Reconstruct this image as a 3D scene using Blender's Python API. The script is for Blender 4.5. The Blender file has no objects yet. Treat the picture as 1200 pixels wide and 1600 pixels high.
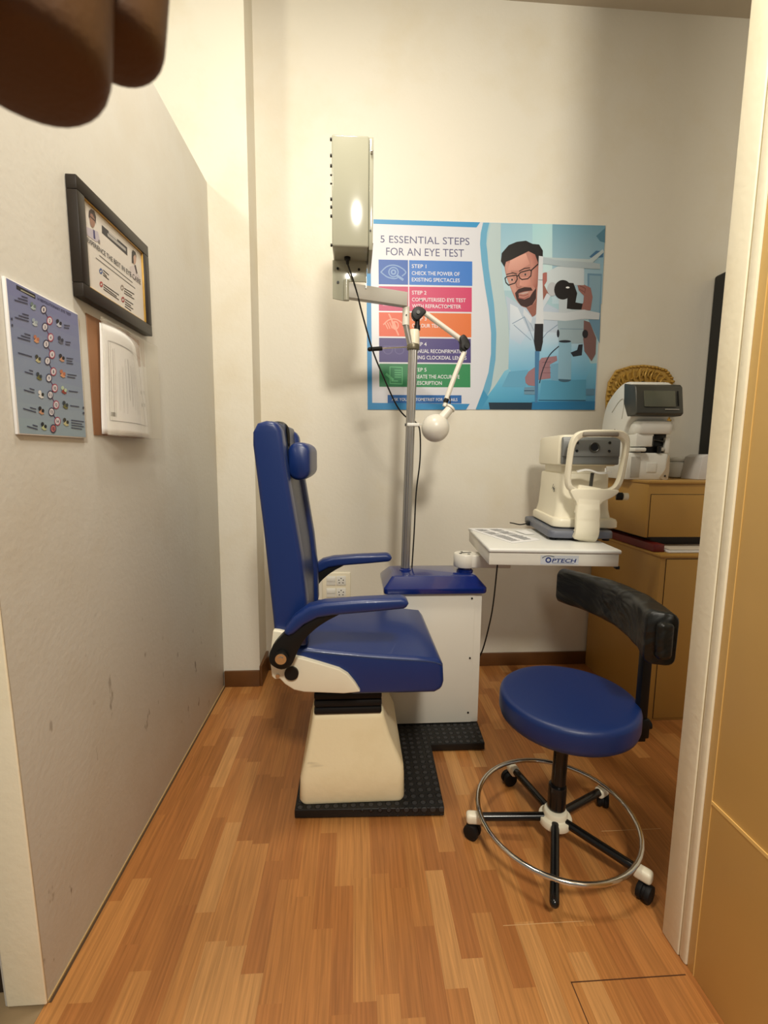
import bpy, bmesh, math, random
import numpy as np
from mathutils import Vector, Matrix, Euler
random.seed(4)
PI = math.pi
scn = bpy.context.scene
C = scn.collection

# ------------------------------------------------------------------ camera
cd = bpy.data.cameras.new('camera')
cam = bpy.data.objects.new('camera', cd); C.objects.link(cam); scn.camera = cam
cd.sensor_fit = 'HORIZONTAL'; cd.sensor_width = 36.0; cd.lens = 36.0 * 720 / 1200
cd.clip_start = 0.01
cam.matrix_world = Matrix(((0.99786, -0.00173, -0.06535, 0), (-0.06464, 0.12378, -0.99020, 0),
                           (0.00980, 0.99231, 0.12340, 1.2), (0, 0, 0, 1)))
cd.dof.use_dof = True; cd.dof.focus_distance = 1.8; cd.dof.aperture_fstop = 30

# ------------------------------------------------------------------ world, lights, exposure
w = bpy.data.worlds.new('world'); scn.world = w; w.use_nodes = True
w.node_tree.nodes['Background'].inputs[0].default_value = (1.0, 0.95, 0.86, 1)
w.node_tree.nodes['Background'].inputs[1].default_value = 0.24
scn.view_settings.view_transform = 'Standard'; scn.view_settings.look = 'None'
scn.view_settings.gamma = 1; scn.view_settings.exposure = -0.08
scn.view_settings.use_curve_mapping = False

def area(name, loc, target, size, power, col):
    l = bpy.data.lights.new(name, 'AREA'); l.shape = 'DISK'; l.size = size; l.energy = power; l.color = col
    o = bpy.data.objects.new(name, l); C.objects.link(o); o.location = loc
    o.rotation_euler = (Vector(target) - Vector(loc)).to_track_quat('-Z', 'Y').to_euler()
    return o
area('ceiling_lamp_front', (0.30, -1.20, 3.12), (0.15, 1.5, 0.8), 0.40, 80, (1.0, 0.93, 0.80))
area('ceiling_lamp_over_partition', (-1.75, 0.9, 3.30), (-0.2, 2.2, 1.9), 0.30, 15, (1.0, 0.94, 0.74))
area('ceiling_lamp_room', (-0.10, 1.15, 3.34), (0.0, 1.3, 0.0), 0.4, 30, (1.0, 0.93, 0.80))

# ------------------------------------------------------------------ materials
def lin(c):
    return tuple(((v / 255) / 12.92 if v / 255 <= 0.04045 else ((v / 255 + 0.055) / 1.055) ** 2.4) for v in c)
MATS = {}
def mat(name, rgb, rough=0.5, metal=0.0, bump=0.0, bscale=200.0, var=0.0, vscale=8.0, coat=0.0, spec=0.5, emit=None):
    if name in MATS: return MATS[name]
    m = bpy.data.materials.new(name); m.use_nodes = True; nt = m.node_tree; N = nt.nodes; L = nt.links
    b = N['Principled BSDF']; c = lin(rgb) + (1,)
    b.inputs['Base Color'].default_value = c; b.inputs['Roughness'].default_value = rough
    b.inputs['Metallic'].default_value = metal; b.inputs['Coat Weight'].default_value = coat
    b.inputs['Specular IOR Level'].default_value = spec
    tc = N.new('ShaderNodeTexCoord')
    n = N.new('ShaderNodeTexNoise'); n.inputs['Scale'].default_value = vscale; n.inputs['Detail'].default_value = 5
    L.new(tc.outputs['Object'], n.inputs['Vector'])
    if var > 0:
        mx = N.new('ShaderNodeMix'); mx.data_type = 'RGBA'
        mx.inputs[6].default_value = c; mx.inputs[7].default_value = tuple(v * (1 - var) for v in c[:3]) + (1,)
        L.new(n.outputs['Fac'], mx.inputs[0]); L.new(mx.outputs[2], b.inputs['Base Color'])
    if bump > 0:
        n2 = N.new('ShaderNodeTexNoise'); n2.inputs['Scale'].default_value = bscale; n2.inputs['Detail'].default_value = 4
        L.new(tc.outputs['Object'], n2.inputs['Vector'])
        bp = N.new('ShaderNodeBump'); bp.inputs['Strength'].default_value = bump; bp.inputs['Distance'].default_value = 0.002
        L.new(n2.outputs['Fac'], bp.inputs['Height']); L.new(bp.outputs['Normal'], b.inputs['Normal'])
    if emit:
        b.inputs['Emission Color'].default_value = lin(emit) + (1,); b.inputs['Emission Strength'].default_value = 1
    MATS[name] = m
    return m
def ink(r, g, b, rough=0.42):
    r, g, b = int(r * 0.94), int(g * 0.94), int(b * 0.94)
    return mat('ink_%d_%d_%d' % (r, g, b), (r, g, b), rough)

def wall_mat(name, rgb, stain, amt, zlow=True, rough=0.55, scratches=0.0):
    m = bpy.data.materials.new(name); m.use_nodes = True; nt = m.node_tree; N = nt.nodes; L = nt.links
    b = N['Principled BSDF']; b.inputs['Roughness'].default_value = rough
    tc = N.new('ShaderNodeTexCoord')
    n = N.new('ShaderNodeTexNoise'); n.inputs['Scale'].default_value = 2.2; n.inputs['Detail'].default_value = 7; n.inputs['Roughness'].default_value = 0.6
    L.new(tc.outputs['Object'], n.inputs['Vector'])
    r = N.new('ShaderNodeValToRGB'); r.color_ramp.elements[0].position = 0.48; r.color_ramp.elements[1].position = 0.78
    L.new(n.outputs['Fac'], r.inputs['Fac'])
    ml = N.new('ShaderNodeMath'); ml.operation = 'MULTIPLY'; ml.inputs[1].default_value = amt
    L.new(r.outputs['Color'], ml.inputs[0])
    mx = N.new('ShaderNodeMix'); mx.data_type = 'RGBA'
    mx.inputs[6].default_value = lin(rgb) + (1,); mx.inputs[7].default_value = lin(stain) + (1,)
    L.new(ml.outputs[0], mx.inputs[0]); last = mx.outputs[2]
    if scratches > 0:   # small scuffs, denser low on the wall
        mp = N.new('ShaderNodeMapping'); mp.inputs['Scale'].default_value = (1, 14, 6); L.new(tc.outputs['Object'], mp.inputs['Vector'])
        n3 = N.new('ShaderNodeTexNoise'); n3.inputs['Scale'].default_value = 2.2; n3.inputs['Detail'].default_value = 3
        L.new(mp.outputs[0], n3.inputs['Vector'])
        r3 = N.new('ShaderNodeValToRGB'); r3.color_ramp.elements[0].position = 0.69; r3.color_ramp.elements[1].position = 0.76
        L.new(n3.outputs['Fac'], r3.inputs['Fac'])
        sx = N.new('ShaderNodeSeparateXYZ'); L.new(tc.outputs['Object'], sx.inputs[0])
        mr = N.new('ShaderNodeMapRange'); mr.inputs[1].default_value = 1.0; mr.inputs[2].default_value = 0.1
        mr.inputs[3].default_value = 0.0; mr.inputs[4].default_value = scratches
        L.new(sx.outputs['Z'], mr.inputs[0])
        m3 = N.new('ShaderNodeMath'); m3.operation = 'MULTIPLY'
        L.new(r3.outputs['Color'], m3.inputs[0]); L.new(mr.outputs[0], m3.inputs[1])
        mx3 = N.new('ShaderNodeMix'); mx3.data_type = 'RGBA'; mx3.inputs[7].default_value = lin((96, 82, 62)) + (1,)
        L.new(m3.outputs[0], mx3.inputs[0]); L.new(last, mx3.inputs[6]); last = mx3.outputs[2]
    L.new(last, b.inputs['Base Color'])
    n2 = N.new('ShaderNodeTexNoise'); n2.inputs['Scale'].default_value = 60; n2.inputs['Detail'].default_value = 6
    L.new(tc.outputs['Object'], n2.inputs['Vector'])
    bp = N.new('ShaderNodeBump'); bp.inputs['Strength'].default_value = 0.25; bp.inputs['Distance'].default_value = 0.003
    L.new(n2.outputs['Fac'], bp.inputs['Height']); L.new(bp.outputs['Normal'], b.inputs['Normal'])
    MATS[name] = m
    return m

def floor_mat():
    m = bpy.data.materials.new('laminate_floor'); m.use_nodes = True; nt = m.node_tree; N = nt.nodes; L = nt.links
    b = N['Principled BSDF']
    def math_(op, a, c=None):
        q = N.new('ShaderNodeMath'); q.operation = op
        for i, v in enumerate((a, c)):
            if v is None: continue
            if isinstance(v, (int, float)): q.inputs[i].default_value = v
            else: L.new(v, q.inputs[i])
        return q.outputs[0]
    tc = N.new('ShaderNodeTexCoord'); sx = N.new('ShaderNodeSeparateXYZ'); L.new(tc.outputs['Object'], sx.inputs[0])
    W, LEN = 0.052, 0.30
    xi = math_('DIVIDE', sx.outputs['X'], W); xf = math_('FLOOR', xi)
    wn = N.new('ShaderNodeTexWhiteNoise'); wn.noise_dimensions = '1D'; L.new(xf, wn.inputs['W'])
    yo = math_('ADD', math_('DIVIDE', sx.outputs['Y'], LEN), math_('MULTIPLY', wn.outputs['Value'], 7.0)); yf = math_('FLOOR', yo)
    cb = N.new('ShaderNodeCombineXYZ'); L.new(xf, cb.inputs[0]); L.new(yf, cb.inputs[1])
    wn2 = N.new('ShaderNodeTexWhiteNoise'); wn2.noise_dimensions = '2D'; L.new(cb.outputs[0], wn2.inputs['Vector'])
    cr = N.new('ShaderNodeValToRGB'); cr.color_ramp.interpolation = 'CONSTANT'
    tones = [(0.0, (164, 106, 56)), (0.25, (174, 116, 62)), (0.42, (182, 126, 70)), (0.60, (168, 110, 58)), (0.80, (192, 140, 84)), (0.90, (158, 102, 52))]
    e = cr.color_ramp.elements; e[0].position = 0; e[0].color = lin(tones[0][1]) + (1,)
    e[1].position = tones[1][0]; e[1].color = lin(tones[1][1]) + (1,)
    for p, c in tones[2:]:
        q = e.new(p); q.color = lin(c) + (1,)
    L.new(wn2.outputs['Value'], cr.inputs['Fac'])
    # grain running along the strips
    mp = N.new('ShaderNodeMapping'); mp.inputs['Scale'].default_value = (170, 5, 1); L.new(tc.outputs['Object'], mp.inputs['Vector'])
    ad = N.new('ShaderNodeVectorMath'); ad.operation = 'ADD'; L.new(mp.outputs[0], ad.inputs[0]); L.new(wn2.outputs['Color'], ad.inputs[1])
    g = N.new('ShaderNodeTexNoise'); g.inputs['Scale'].default_value = 1.0; g.inputs['Detail'].default_value = 6; g.inputs['Distortion'].default_value = 0.6
    L.new(ad.outputs[0], g.inputs['Vector'])
    gr = N.new('ShaderNodeMapRange'); gr.inputs[1].default_value = 0.3; gr.inputs[2].default_value = 0.7; gr.inputs[3].default_value = 0.74; gr.inputs[4].default_value = 1.14
    L.new(g.outputs['Fac'], gr.inputs[0])
    mu = N.new('ShaderNodeMix'); mu.data_type = 'RGBA'; mu.blend_type = 'MULTIPLY'; mu.inputs[0].default_value = 1
    L.new(cr.outputs['Color'], mu.inputs[6]); L.new(gr.outputs[0], mu.inputs[7])
    # fine board joints
    fx = math_('FRACT', xi); ex = math_('LESS_THAN', fx, 0.012)
    mj = N.new('ShaderNodeMix'); mj.data_type = 'RGBA'; mj.inputs[7].default_value = lin((120, 72, 36)) + (1,)
    L.new(math_('MULTIPLY', ex, 0.5), mj.inputs[0]); L.new(mu.outputs[2], mj.inputs[6])
    L.new(mj.outputs[2], b.inputs['Base Color'])
    b.inputs['Roughness'].default_value = 0.34; b.inputs['Specular IOR Level'].default_value = 0.5
    bp = N.new('ShaderNodeBump'); bp.inputs['Strength'].default_value = 0.12; bp.inputs['Distance'].default_value = 0.001
    L.new(g.outputs['Fac'], bp.inputs['Height']); L.new(bp.outputs['Normal'], b.inputs['Normal'])
    return m

WALLB = wall_mat('back_wall_paint', (222, 217, 203), (212, 200, 170), 0.6)
WALLP = wall_mat('partition_paint', (207, 205, 197), (192, 181, 160), 0.5, scratches=0.9)
PILAR = wall_mat('pilaster_paint', (224, 219, 204), (208, 194, 162), 0.6)
CEIL = mat('ceiling_paint', (196, 186, 168), 0.8, var=0.08)
CREAM = wall_mat('door_post_gloss_paint', (248, 240, 214), (224, 208, 166), 0.6, rough=0.4)
FLOOR = floor_mat()
BASEB = mat('brown_stone_skirting', (106, 68, 34), 0.35, var=0.35, vscale=20)
OAK = mat('yellow_wood_laminate', (184, 142, 70), 0.42, var=0.12, vscale=3)
OAKP = mat('honey_wood_panel', (232, 192, 116), 0.40, var=0.12, vscale=5)
LINE = mat('panel_joint_light', (236, 196, 120), 0.4)
BLUE = mat('royal_blue_vinyl', (17, 44, 104), 0.36, bump=0.10, bscale=350, coat=0.08)
BLUED = mat('blue_vinyl_grained_grey_sheen', (34, 52, 92), 0.34, bump=0.2, bscale=420)  # grained vinyl; greyer colour paints in the light reflected by the back panel
BLUEG = mat('glossy_blue_cover', (12, 36, 108), 0.16, coat=0.5)
BLUES = mat('stool_blue_vinyl', (10, 38, 92), 0.42, bump=0.12, bscale=300)
IVORY = mat('ivory_plastic', (236, 229, 206), 0.36, var=0.06)
IVORYD = wall_mat('worn_ivory_cover', (243, 231, 194), (222, 206, 160), 0.9, rough=0.42, scratches=0.8)
WHITEM = mat('white_painted_steel', (226, 222, 210), 0.32, var=0.05)
GREYM = mat('grey_painted_steel', (186, 184, 176), 0.30, var=0.05)
CHART = mat('pale_grey_green_steel', (172, 172, 154), 0.13, var=0.08, vscale=5)
ALU = mat('brushed_aluminium', (178, 176, 172), 0.32, metal=0.85)
CHROME = mat('chrome', (214, 212, 206), 0.12, metal=1.0)
BLACK = mat('black_plastic', (14, 14, 13), 0.45, spec=0.35)
BLACKR = mat('black_rubber', (16, 15, 15), 0.6, bump=0.1, spec=0.3)
_cr = None
BLACKV = mat('black_vinyl', (18, 18, 15), 0.40, bump=0.3, bscale=22, spec=0.4)
BLACKG = mat('black_enamel', (16, 15, 15), 0.22)
GREYB = mat('slate_grey_plastic', (96, 100, 112), 0.42)
GREYD = mat('dark_grey_plastic', (62, 62, 56), 0.36)
GREYF = mat('mid_grey_face', (112, 114, 112), 0.35)
SCREEN = mat('unlit_screen', (92, 94, 80), 0.22)
WPLA = mat('white_plastic', (226, 226, 220), 0.35)
PAPER = mat('white_paper', (232, 232, 232), 0.7)
GOLD = mat('gold_paint', (204, 162, 74), 0.36, metal=0.25, var=0.4, vscale=40)
BROWNC = mat('brown_card', (150, 108, 76), 0.6, var=0.1)
FRAMEB = mat('dark_brown_frame', (36, 29, 23), 0.4, spec=0.3)
RED = mat('dark_red_folder', (104, 24, 22), 0.45)
DARKW = mat('dark_wood', (34, 20, 14), 0.5)
TILE = mat('dull_floor_tile', (150, 128, 96), 0.5, var=0.3, vscale=12)
SKIN = mat('brown_skin', (98, 62, 26), 0.62, bump=0.12, bscale=900, var=0.3, vscale=60)

def creased(m, scale, stretch, dist):
    nt = m.node_tree; N = nt.nodes; L = nt.links; b = N['Principled BSDF']
    tc = N.new('ShaderNodeTexCoord'); mp = N.new('ShaderNodeMapping'); mp.inputs['Scale'].default_value = stretch; mp.inputs['Rotation'].default_value = (0.5, 0.4, 0.3)
    n = N.new('ShaderNodeTexNoise'); n.inputs['Scale'].default_value = scale; n.inputs['Detail'].default_value = 2.5; n.inputs['Distortion'].default_value = 1.6
    L.new(tc.outputs['Object'], mp.inputs[0]); L.new(mp.outputs[0], n.inputs['Vector'])
    bp = N.new('ShaderNodeBump'); bp.inputs['Distance'].default_value = dist; bp.inputs['Strength'].default_value = 1.0
    L.new(n.outputs['Fac'], bp.inputs['Height']); L.new(bp.outputs['Normal'], b.inputs['Normal'])
creased(BLACKV, 4.5, (1, 1, 1.5), 0.028)

# ------------------------------------------------------------------ geometry helpers
def finish(bm, sharp=38):
    me = bpy.data.meshes.new('mesh')
    bmesh.ops.recalc_face_normals(bm, faces=bm.faces)
    bm.to_mesh(me); bm.free()
    for p in me.polygons: p.use_smooth = True
    me.set_sharp_from_angle(angle=math.radians(sharp))
    return me
def obj(name, bm, m, parent=None, loc=None, rot=None, sharp=38):
    me = finish(bm, sharp) if isinstance(bm, bmesh.types.BMesh) else bm
    if isinstance(m, (list, tuple)):
        for q in m: me.materials.append(q)
    elif m is not None: me.materials.append(m)
    o = bpy.data.objects.new(name, me); C.objects.link(o)
    if parent: o.parent = parent
    if loc is not None: o.location = loc
    if rot is not None: o.rotation_euler = rot
    return o
def thing(name, label, cat, loc=(0, 0, 0), rotz=0.0, group=None):
    o = bpy.data.objects.new(name, None); C.objects.link(o); o.empty_display_size = 0.05
    o.location = loc; o.rotation_euler = (0, 0, rotz); o['label'] = label; o['category'] = cat
    if group: o['group'] = group
    return o
def tag(o, label, cat, group=None):
    o['label'] = label; o['category'] = cat
    if group: o['group'] = group
    return o
def struct(name, bm, m):
    o = obj(name, bm, m); o['kind'] = 'structure'; return o
def NB(): return bmesh.new()
def merge(dst, src, M=None):
    me = bpy.data.meshes.new('t'); src.to_mesh(me); src.free()
    if M is not None: me.transform(M)
    dst.from_mesh(me); bpy.data.meshes.remove(me)
def bevel_sharp(bm, r, seg=3, ang=25):
    if r <= 0: return
    bm.normal_update()
    es = [e for e in bm.edges if len(e.link_faces) == 2 and e.calc_face_angle(0) > math.radians(ang)]
    bmesh.ops.bevel(bm, geom=es, offset=r, segments=seg, profile=0.5, affect='EDGES', clamp_overlap=True)
def box(bm, x0, x1, y0, y1, z0, z1, r=0.0, seg=2):
    b = NB(); bmesh.ops.create_cube(b, size=1)
    for v in b.verts:
        v.co = Vector((x0 + (v.co.x + .5) * (x1 - x0), y0 + (v.co.y + .5) * (y1 - y0), z0 + (v.co.z + .5) * (z1 - z0)))
    bevel_sharp(b, r, seg); merge(bm, b); return bm
def prism(bm, pts, axis, a, b_, r=0.0, seg=3):
    """polygon pts extruded along axis (0,1,2) from a to b_; pts are the two other coordinates in order"""
    b = NB()
    def mk(p, h):
        q = [p[0], p[1]]; q.insert(axis, h); return b.verts.new(q)
    v0 = [mk(p, a) for p in pts]; v1 = [mk(p, b_) for p in pts]; n = len(pts)
    b.faces.new(v0); b.faces.new(v1[::-1])
    for i in range(n): b.faces.new((v0[i], v1[i], v1[(i + 1) % n], v0[(i + 1) % n]))
    bmesh.ops.recalc_face_normals(b, faces=b.faces)
    if r > 0:
        caps = [e for e in b.edges if e.is_manifold and e.calc_face_angle(0) > math.radians(50)]
        bmesh.ops.bevel(b, geom=caps, offset=r, segments=seg, profile=0.5, affect='EDGES', clamp_overlap=True)
    bmesh.ops.triangulate(b, faces=[f for f in b.faces if len(f.verts) > 4])
    merge(bm, b); return bm
def cyl(bm, p0, p1, r0, r1=None, n=24, cap=True):
    r1 = r0 if r1 is None else r1
    p0 = Vector(p0); p1 = Vector(p1); d = p1 - p0
    b = NB(); bmesh.ops.create_cone(b, cap_ends=cap, segments=n, radius1=r0, radius2=r1, depth=d.length)
    M = Matrix.Translation((p0 + p1) / 2) @ d.to_track_quat('Z', 'Y').to_matrix().to_4x4()
    merge(bm, b, M); return bm
def sphere(bm, c, r, sc=(1, 1, 1), n=24):
    b = NB(); bmesh.ops.create_uvsphere(b, u_segments=n, v_segments=n // 2, radius=r)
    merge(bm, b, Matrix.Translation(c) @ Matrix.Diagonal((*sc, 1))); return bm
def lathe(bm, prof, c=(0, 0, 0), n=40, M=None):
    b = NB(); rings = []
    for r, z in prof:
        rings.append([b.verts.new((r * math.cos(2 * PI * i / n), r * math.sin(2 * PI * i / n), z)) for i in range(n)])
    for k in range(len(rings) - 1):
        for i in range(n): b.faces.new((rings[k][i], rings[k][(i + 1) % n], rings[k + 1][(i + 1) % n], rings[k + 1][i]))
    b.faces.new(rings[0][::-1]); b.faces.new(rings[-1])
    merge(bm, b, (M or Matrix()) if M is not None else Matrix.Translation(c)); return bm
def catmull(P, k=8, closed=False):
    P = [Vector(p) for p in P]; out = []; n = len(P)
    for i in range(n if closed else n - 1):
        p0 = P[(i - 1) % n] if (closed or i > 0) else P[0]; p1 = P[i]; p2 = P[(i + 1) % n]
        p3 = P[(i + 2) % n] if (closed or i + 2 < n) else P[-1]
        for j in range(k):
            t = j / k
            out.append(0.5 * ((2 * p1) + (-p0 + p2) * t + (2 * p0 - 5 * p1 + 4 * p2 - p3) * t * t + (-p0 + 3 * p1 - 3 * p2 + p3) * t ** 3))
    if not closed: out.append(P[-1])
    return out
def tube(bm, P, r, n=12, smooth=8, closed=False, rad=None):
    Q = catmull(P, smooth, closed) if smooth else [Vector(p) for p in P]
    b = NB(); rings = []; up = Vector((0, 0, 1)); m = len(Q); prev = None
    for i, q in enumerate(Q):
        t = ((Q[(i + 1) % m] - Q[i - 1]) if closed else (Q[min(i + 1, m - 1)] - Q[max(i - 1, 0)])).normalized()
        if prev is None:
            a = t.cross(up); a = a if a.length > 1e-3 else t.cross(Vector((0, 1, 0))); a.normalize()
        else:
            a = (prev - t * prev.dot(t)).normalized()
        prev = a; c2 = t.cross(a)
        rr = rad[int(i / max(1, m - 1) * (len(rad) - 1) + 1e-6)] if rad else r
        rings.append([b.verts.new(q + (a * math.cos(2 * PI * k / n) + c2 * math.sin(2 * PI * k / n)) * rr) for k in range(n)])
    for i in range(m if closed else m - 1):
        A = rings[i]; B = rings[(i + 1) % m]
        for k in range(n): b.faces.new((A[k], A[(k + 1) % n], B[(k + 1) % n], B[k]))
    if not closed:
        b.faces.new(rings[0][::-1]); b.faces.new(rings[-1])
    merge(bm, b); return bm
def sweep(bm, path, prof, smooth=6, closed=False, up=Vector((0, 0, 1)), rnd=0.0):
    """sweep a closed profile (side, up) along a path"""
    Q = catmull(path, smooth, closed) if smooth else [Vector(p) for p in path]
    b = NB(); rings = []; m = len(Q)
    for i, q in enumerate(Q):
        t = ((Q[(i + 1) % m] - Q[i - 1]) if closed else (Q[min(i + 1, m - 1)] - Q[max(i - 1, 0)])).normalized()
        s = t.cross(up).normalized(); u = s.cross(t).normalized()
        rings.append([b.verts.new(q + s * a + u * c) for a, c in prof])
    n = len(prof)
    for i in range(m if closed else m - 1):
        A = rings[i]; B = rings[(i + 1) % m]
        for k in range(n): b.faces.new((A[k], A[(k + 1) % n], B[(k + 1) % n], B[k]))
    if not closed:
        b.faces.new(rings[0][::-1]); b.faces.new(rings[-1])
    if rnd: 
        bmesh.ops.recalc_face_normals(b, faces=b.faces)
        caps = [e for e in b.edges if any(len(f.verts) == n and n > 4 for f in e.link_faces)]
        bmesh.ops.bevel(b, geom=caps, offset=rnd, segments=3, profile=0.5, affect='EDGES')
    bmesh.ops.recalc_face_normals(b, faces=b.faces)
    merge(bm, b); return bm
def rrect(w, h, r, n=5):
    """rounded rectangle centred at 0"""
    out = []
    for cx, cy, a0 in ((w / 2 - r, h / 2 - r, 0), (-w / 2 + r, h / 2 - r, PI / 2), (-w / 2 + r, -h / 2 + r, PI), (w / 2 - r, -h / 2 + r, 3 * PI / 2)):
        for k in range(n + 1):
            a = a0 + PI / 2 * k / n; out.append((cx + r * math.cos(a), cy + r * math.sin(a)))
    return out
def loft(bm, loops, cap=True):
    b = NB(); R = [[b.verts.new(p) for p in lp] for lp in loops]; n = len(loops[0])
    for i in range(len(R) - 1):
        for k in range(n): b.faces.new((R[i][k], R[i][(k + 1) % n], R[i + 1][(k + 1) % n], R[i + 1][k]))
    if cap: b.faces.new(R[0][::-1]); b.faces.new(R[-1])
    bmesh.ops.recalc_face_normals(b, faces=b.faces)
    merge(bm, b); return bm
def smooth_poly(P, k=5):
    return [(v.x, v.y) for v in catmull([(p[0], p[1], 0) for p in P], k, True)]

# ------------------------------------------------------------------ printed sheets
def homog(src, dst):
    A = []; B = []
    for (x, y), (u, v) in zip(src, dst):
        A.append([x, y, 1, 0, 0, 0, -u * x, -u * y]); B.append(u)
        A.append([0, 0, 0, x, y, 1, -v * x, -v * y]); B.append(v)
    h = np.linalg.solve(np.array(A, float), np.array(B, float))
    def f(p):
        d = h[6] * p[0] + h[7] * p[1] + 1
        return ((h[0] * p[0] + h[1] * p[1] + h[2]) / d, (h[3] * p[0] + h[4] * p[1] + h[5]) / d)
    return f
_tx = {}
def text_tris(s, bold=0.0):
    k = (s, bold)
    if k in _tx: return _tx[k]
    cu = bpy.data.curves.new('t', 'FONT'); cu.body = s; cu.offset = bold; cu.resolution_u = 3
    o = bpy.data.objects.new('t', cu); C.objects.link(o)
    dg = bpy.context.evaluated_depsgraph_get(); me = o.evaluated_get(dg).to_mesh()
    V = [(v.co.x, v.co.y) for v in me.vertices]; T = [tuple(p.vertices) for p in me.polygons]
    o.evaluated_get(dg).to_mesh_clear(); bpy.data.objects.remove(o); bpy.data.curves.remove(cu)
    xs = [v[0] for v in V]; x0, x1 = min(xs), max(xs)
    y0, y1 = 0.0, 0.73
    V = [((x - x0) / (x1 - x0), (y - y0) / (y1 - y0)) for x, y in V]
    _tx[k] = (V, T); return _tx[k]
GRADINK = bpy.data.materials.new('blended_ink'); GRADINK.use_nodes = True
_n = GRADINK.node_tree.nodes; _a = _n.new('ShaderNodeVertexColor'); _a.layer_name = 'ink'
GRADINK.node_tree.links.new(_a.outputs[0], _n['Principled BSDF'].inputs['Base Color']); _n['Principled BSDF'].inputs['Roughness'].default_value = 0.42
class Print:
    """flat printed matter: sheet coordinates (u,v) in metres measured from the sheet's lower left corner"""
    def __init__(s, conv): s.conv = conv; s.bm = NB(); s.mats = []; s.cnt = 0
    def mi(s, m):
        if m not in s.mats: s.mats.append(m)
        return s.mats.index(m)
    def tri(s, V, T, m, lay):
        s.cnt += 1; lay += s.cnt * 1.2e-6; vs = [s.bm.verts.new((x, y, lay)) for x, y in V]; i = s.mi(m)
        for t in T:
            try: f = s.bm.faces.new([vs[j] for j in t]); f.material_index = i
            except ValueError: pass
    def poly(s, P, m, lay, smooth=0, raw=False):
        if smooth: P = smooth_poly(P, smooth)
        V = P if raw else [s.conv(p) for p in P]
        b = NB(); f = b.faces.new([b.verts.new((x, y, 0)) for x, y in V])
        bmesh.ops.triangulate(b, faces=[f]); b.verts.index_update()
        s.tri([(v.co.x, v.co.y) for v in b.verts], [[v.index for v in f.verts] for f in b.faces], m, lay); b.free()
    def grad(s, P, cols, lay):
        """printed patch whose ink blends between the colours of its corners"""
        V = [s.conv(q) for q in P]; b = NB(); vs = [b.verts.new((x, y, 0)) for x, y in V]; f = b.faces.new(vs)
        bmesh.ops.triangulate(b, faces=[f]); b.verts.index_update()
        s.cnt += 1; lay += s.cnt * 1.2e-6; i = s.mi(GRADINK)
        L_ = s.bm.loops.layers.float_color.get('ink') or s.bm.loops.layers.float_color.new('ink')
        W_s = [s.bm.verts.new((x, y, lay)) for x, y in V]
        for f in b.faces:
            ids = [v.index for v in f.verts]; g = s.bm.faces.new([W_s[k] for k in ids]); g.material_index = i
            for lp_, k in zip(g.loops, ids): lp_[L_] = lin(cols[k]) + (1,)
        b.free()
    def line(s, P, w, m, lay, smooth=0, closed=False):
        if smooth: P = [(v.x, v.y) for v in catmull([(p[0], p[1], 0) for p in P], smooth, closed)]
        V = [Vector(s.conv(p)) for p in P]
        if closed: V.append(V[0])
        for a, b in zip(V, V[1:]):
            d = b - a
            if d.length < 1e-6: continue
            n = Vector((-d.y, d.x)).normalized() * w / 2; e = d.normalized() * w * 0.3
            s.tri([tuple(a + n - e), tuple(b + n + e), tuple(b - n + e), tuple(a - n - e)], [(0, 1, 2, 3)], m, lay)
    def ell(s, c, rx, ry, m, lay, n=24, rot=0.0):
        P = []
        for k in range(n):
            a = 2 * PI * k / n; x = rx * math.cos(a); y = ry * math.sin(a)
            P.append((c[0] + x * math.cos(rot) - y * math.sin(rot), c[1] + x * math.sin(rot) + y * math.cos(rot)))
        s.poly(P, m, lay)
    def ring(s, c, rx, ry, w, m, lay, n=24):
        s.line([(c[0] + rx * math.cos(2 * PI * k / n), c[1] + ry * math.sin(2 * PI * k / n)) for k in range(n)], w, m, lay, closed=True)
    def text(s, t, tl, tr, bl, m, lay, bold=0.0):
        V, T = text_tris(t, bold)
        Q = [s.conv((bl[0] + (tr[0] - tl[0]) * u + (tl[0] - bl[0]) * v, bl[1] + (tr[1] - tl[1]) * u + (tl[1] - bl[1]) * v)) for u, v in V]
        s.tri(Q, T, m, lay)
    def build(s, name, parent, rot=None, loc=None):
        me = bpy.data.meshes.new(name); s.bm.to_mesh(me); s.bm.free()
        for m in s.mats: me.materials.append(m)
        o = bpy.data.objects.new(name, me); C.objects.link(o); o.parent = parent
        # face the print along +z of the sheet
        return o

# ================================================================== THE ROOM
b = NB(); box(b, -0.672, 3.2, -0.6, 3.0, -0.05, 0.0); struct('floor', b, FLOOR)
b = NB(); box(b, -2.2, -0.673, -0.6, 3.0, -0.05, -0.001); struct('floor_tiles', b, TILE)
b = NB(); box(b, -2.6, 3.2, -0.6, 2.7, 3.40, 3.5); struct('ceiling', b, CEIL)
b = NB(); box(b, -0.5, 3.2, 2.49, 2.6, 0, 3.4); struct('wall_back', b, WALLB)
b = NB(); box(b, -2.6, -0.485, 2.31, 2.6, 0, 3.4); struct('wall_back_pilaster', b, PILAR)
b = NB(); box(b, 2.25, 2.35, 0.9, 2.6, 0, 3.4); struct('wall_right', b, WALLB)
b = NB(); prism(b, [(0.912, 0), (2.31, 0), (2.31, 2.42), (0.842, 2.42)], 0, -0.755, -0.668, 0.003); struct('wall_left', b, WALLP)
b = NB(); prism(b, [(0.908, 0.004), (0.9135, 0.004), (0.8435, 2.42), (0.838, 2.42)], 0, -0.748, -0.6655, 0.004); struct('trim_1', b, CREAM)
b = NB(); box(b, -1.30, -0.756, 0.94, 0.99, 0.0, 2.1, 0.003); struct('door_1', b, DARKW)
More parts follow.
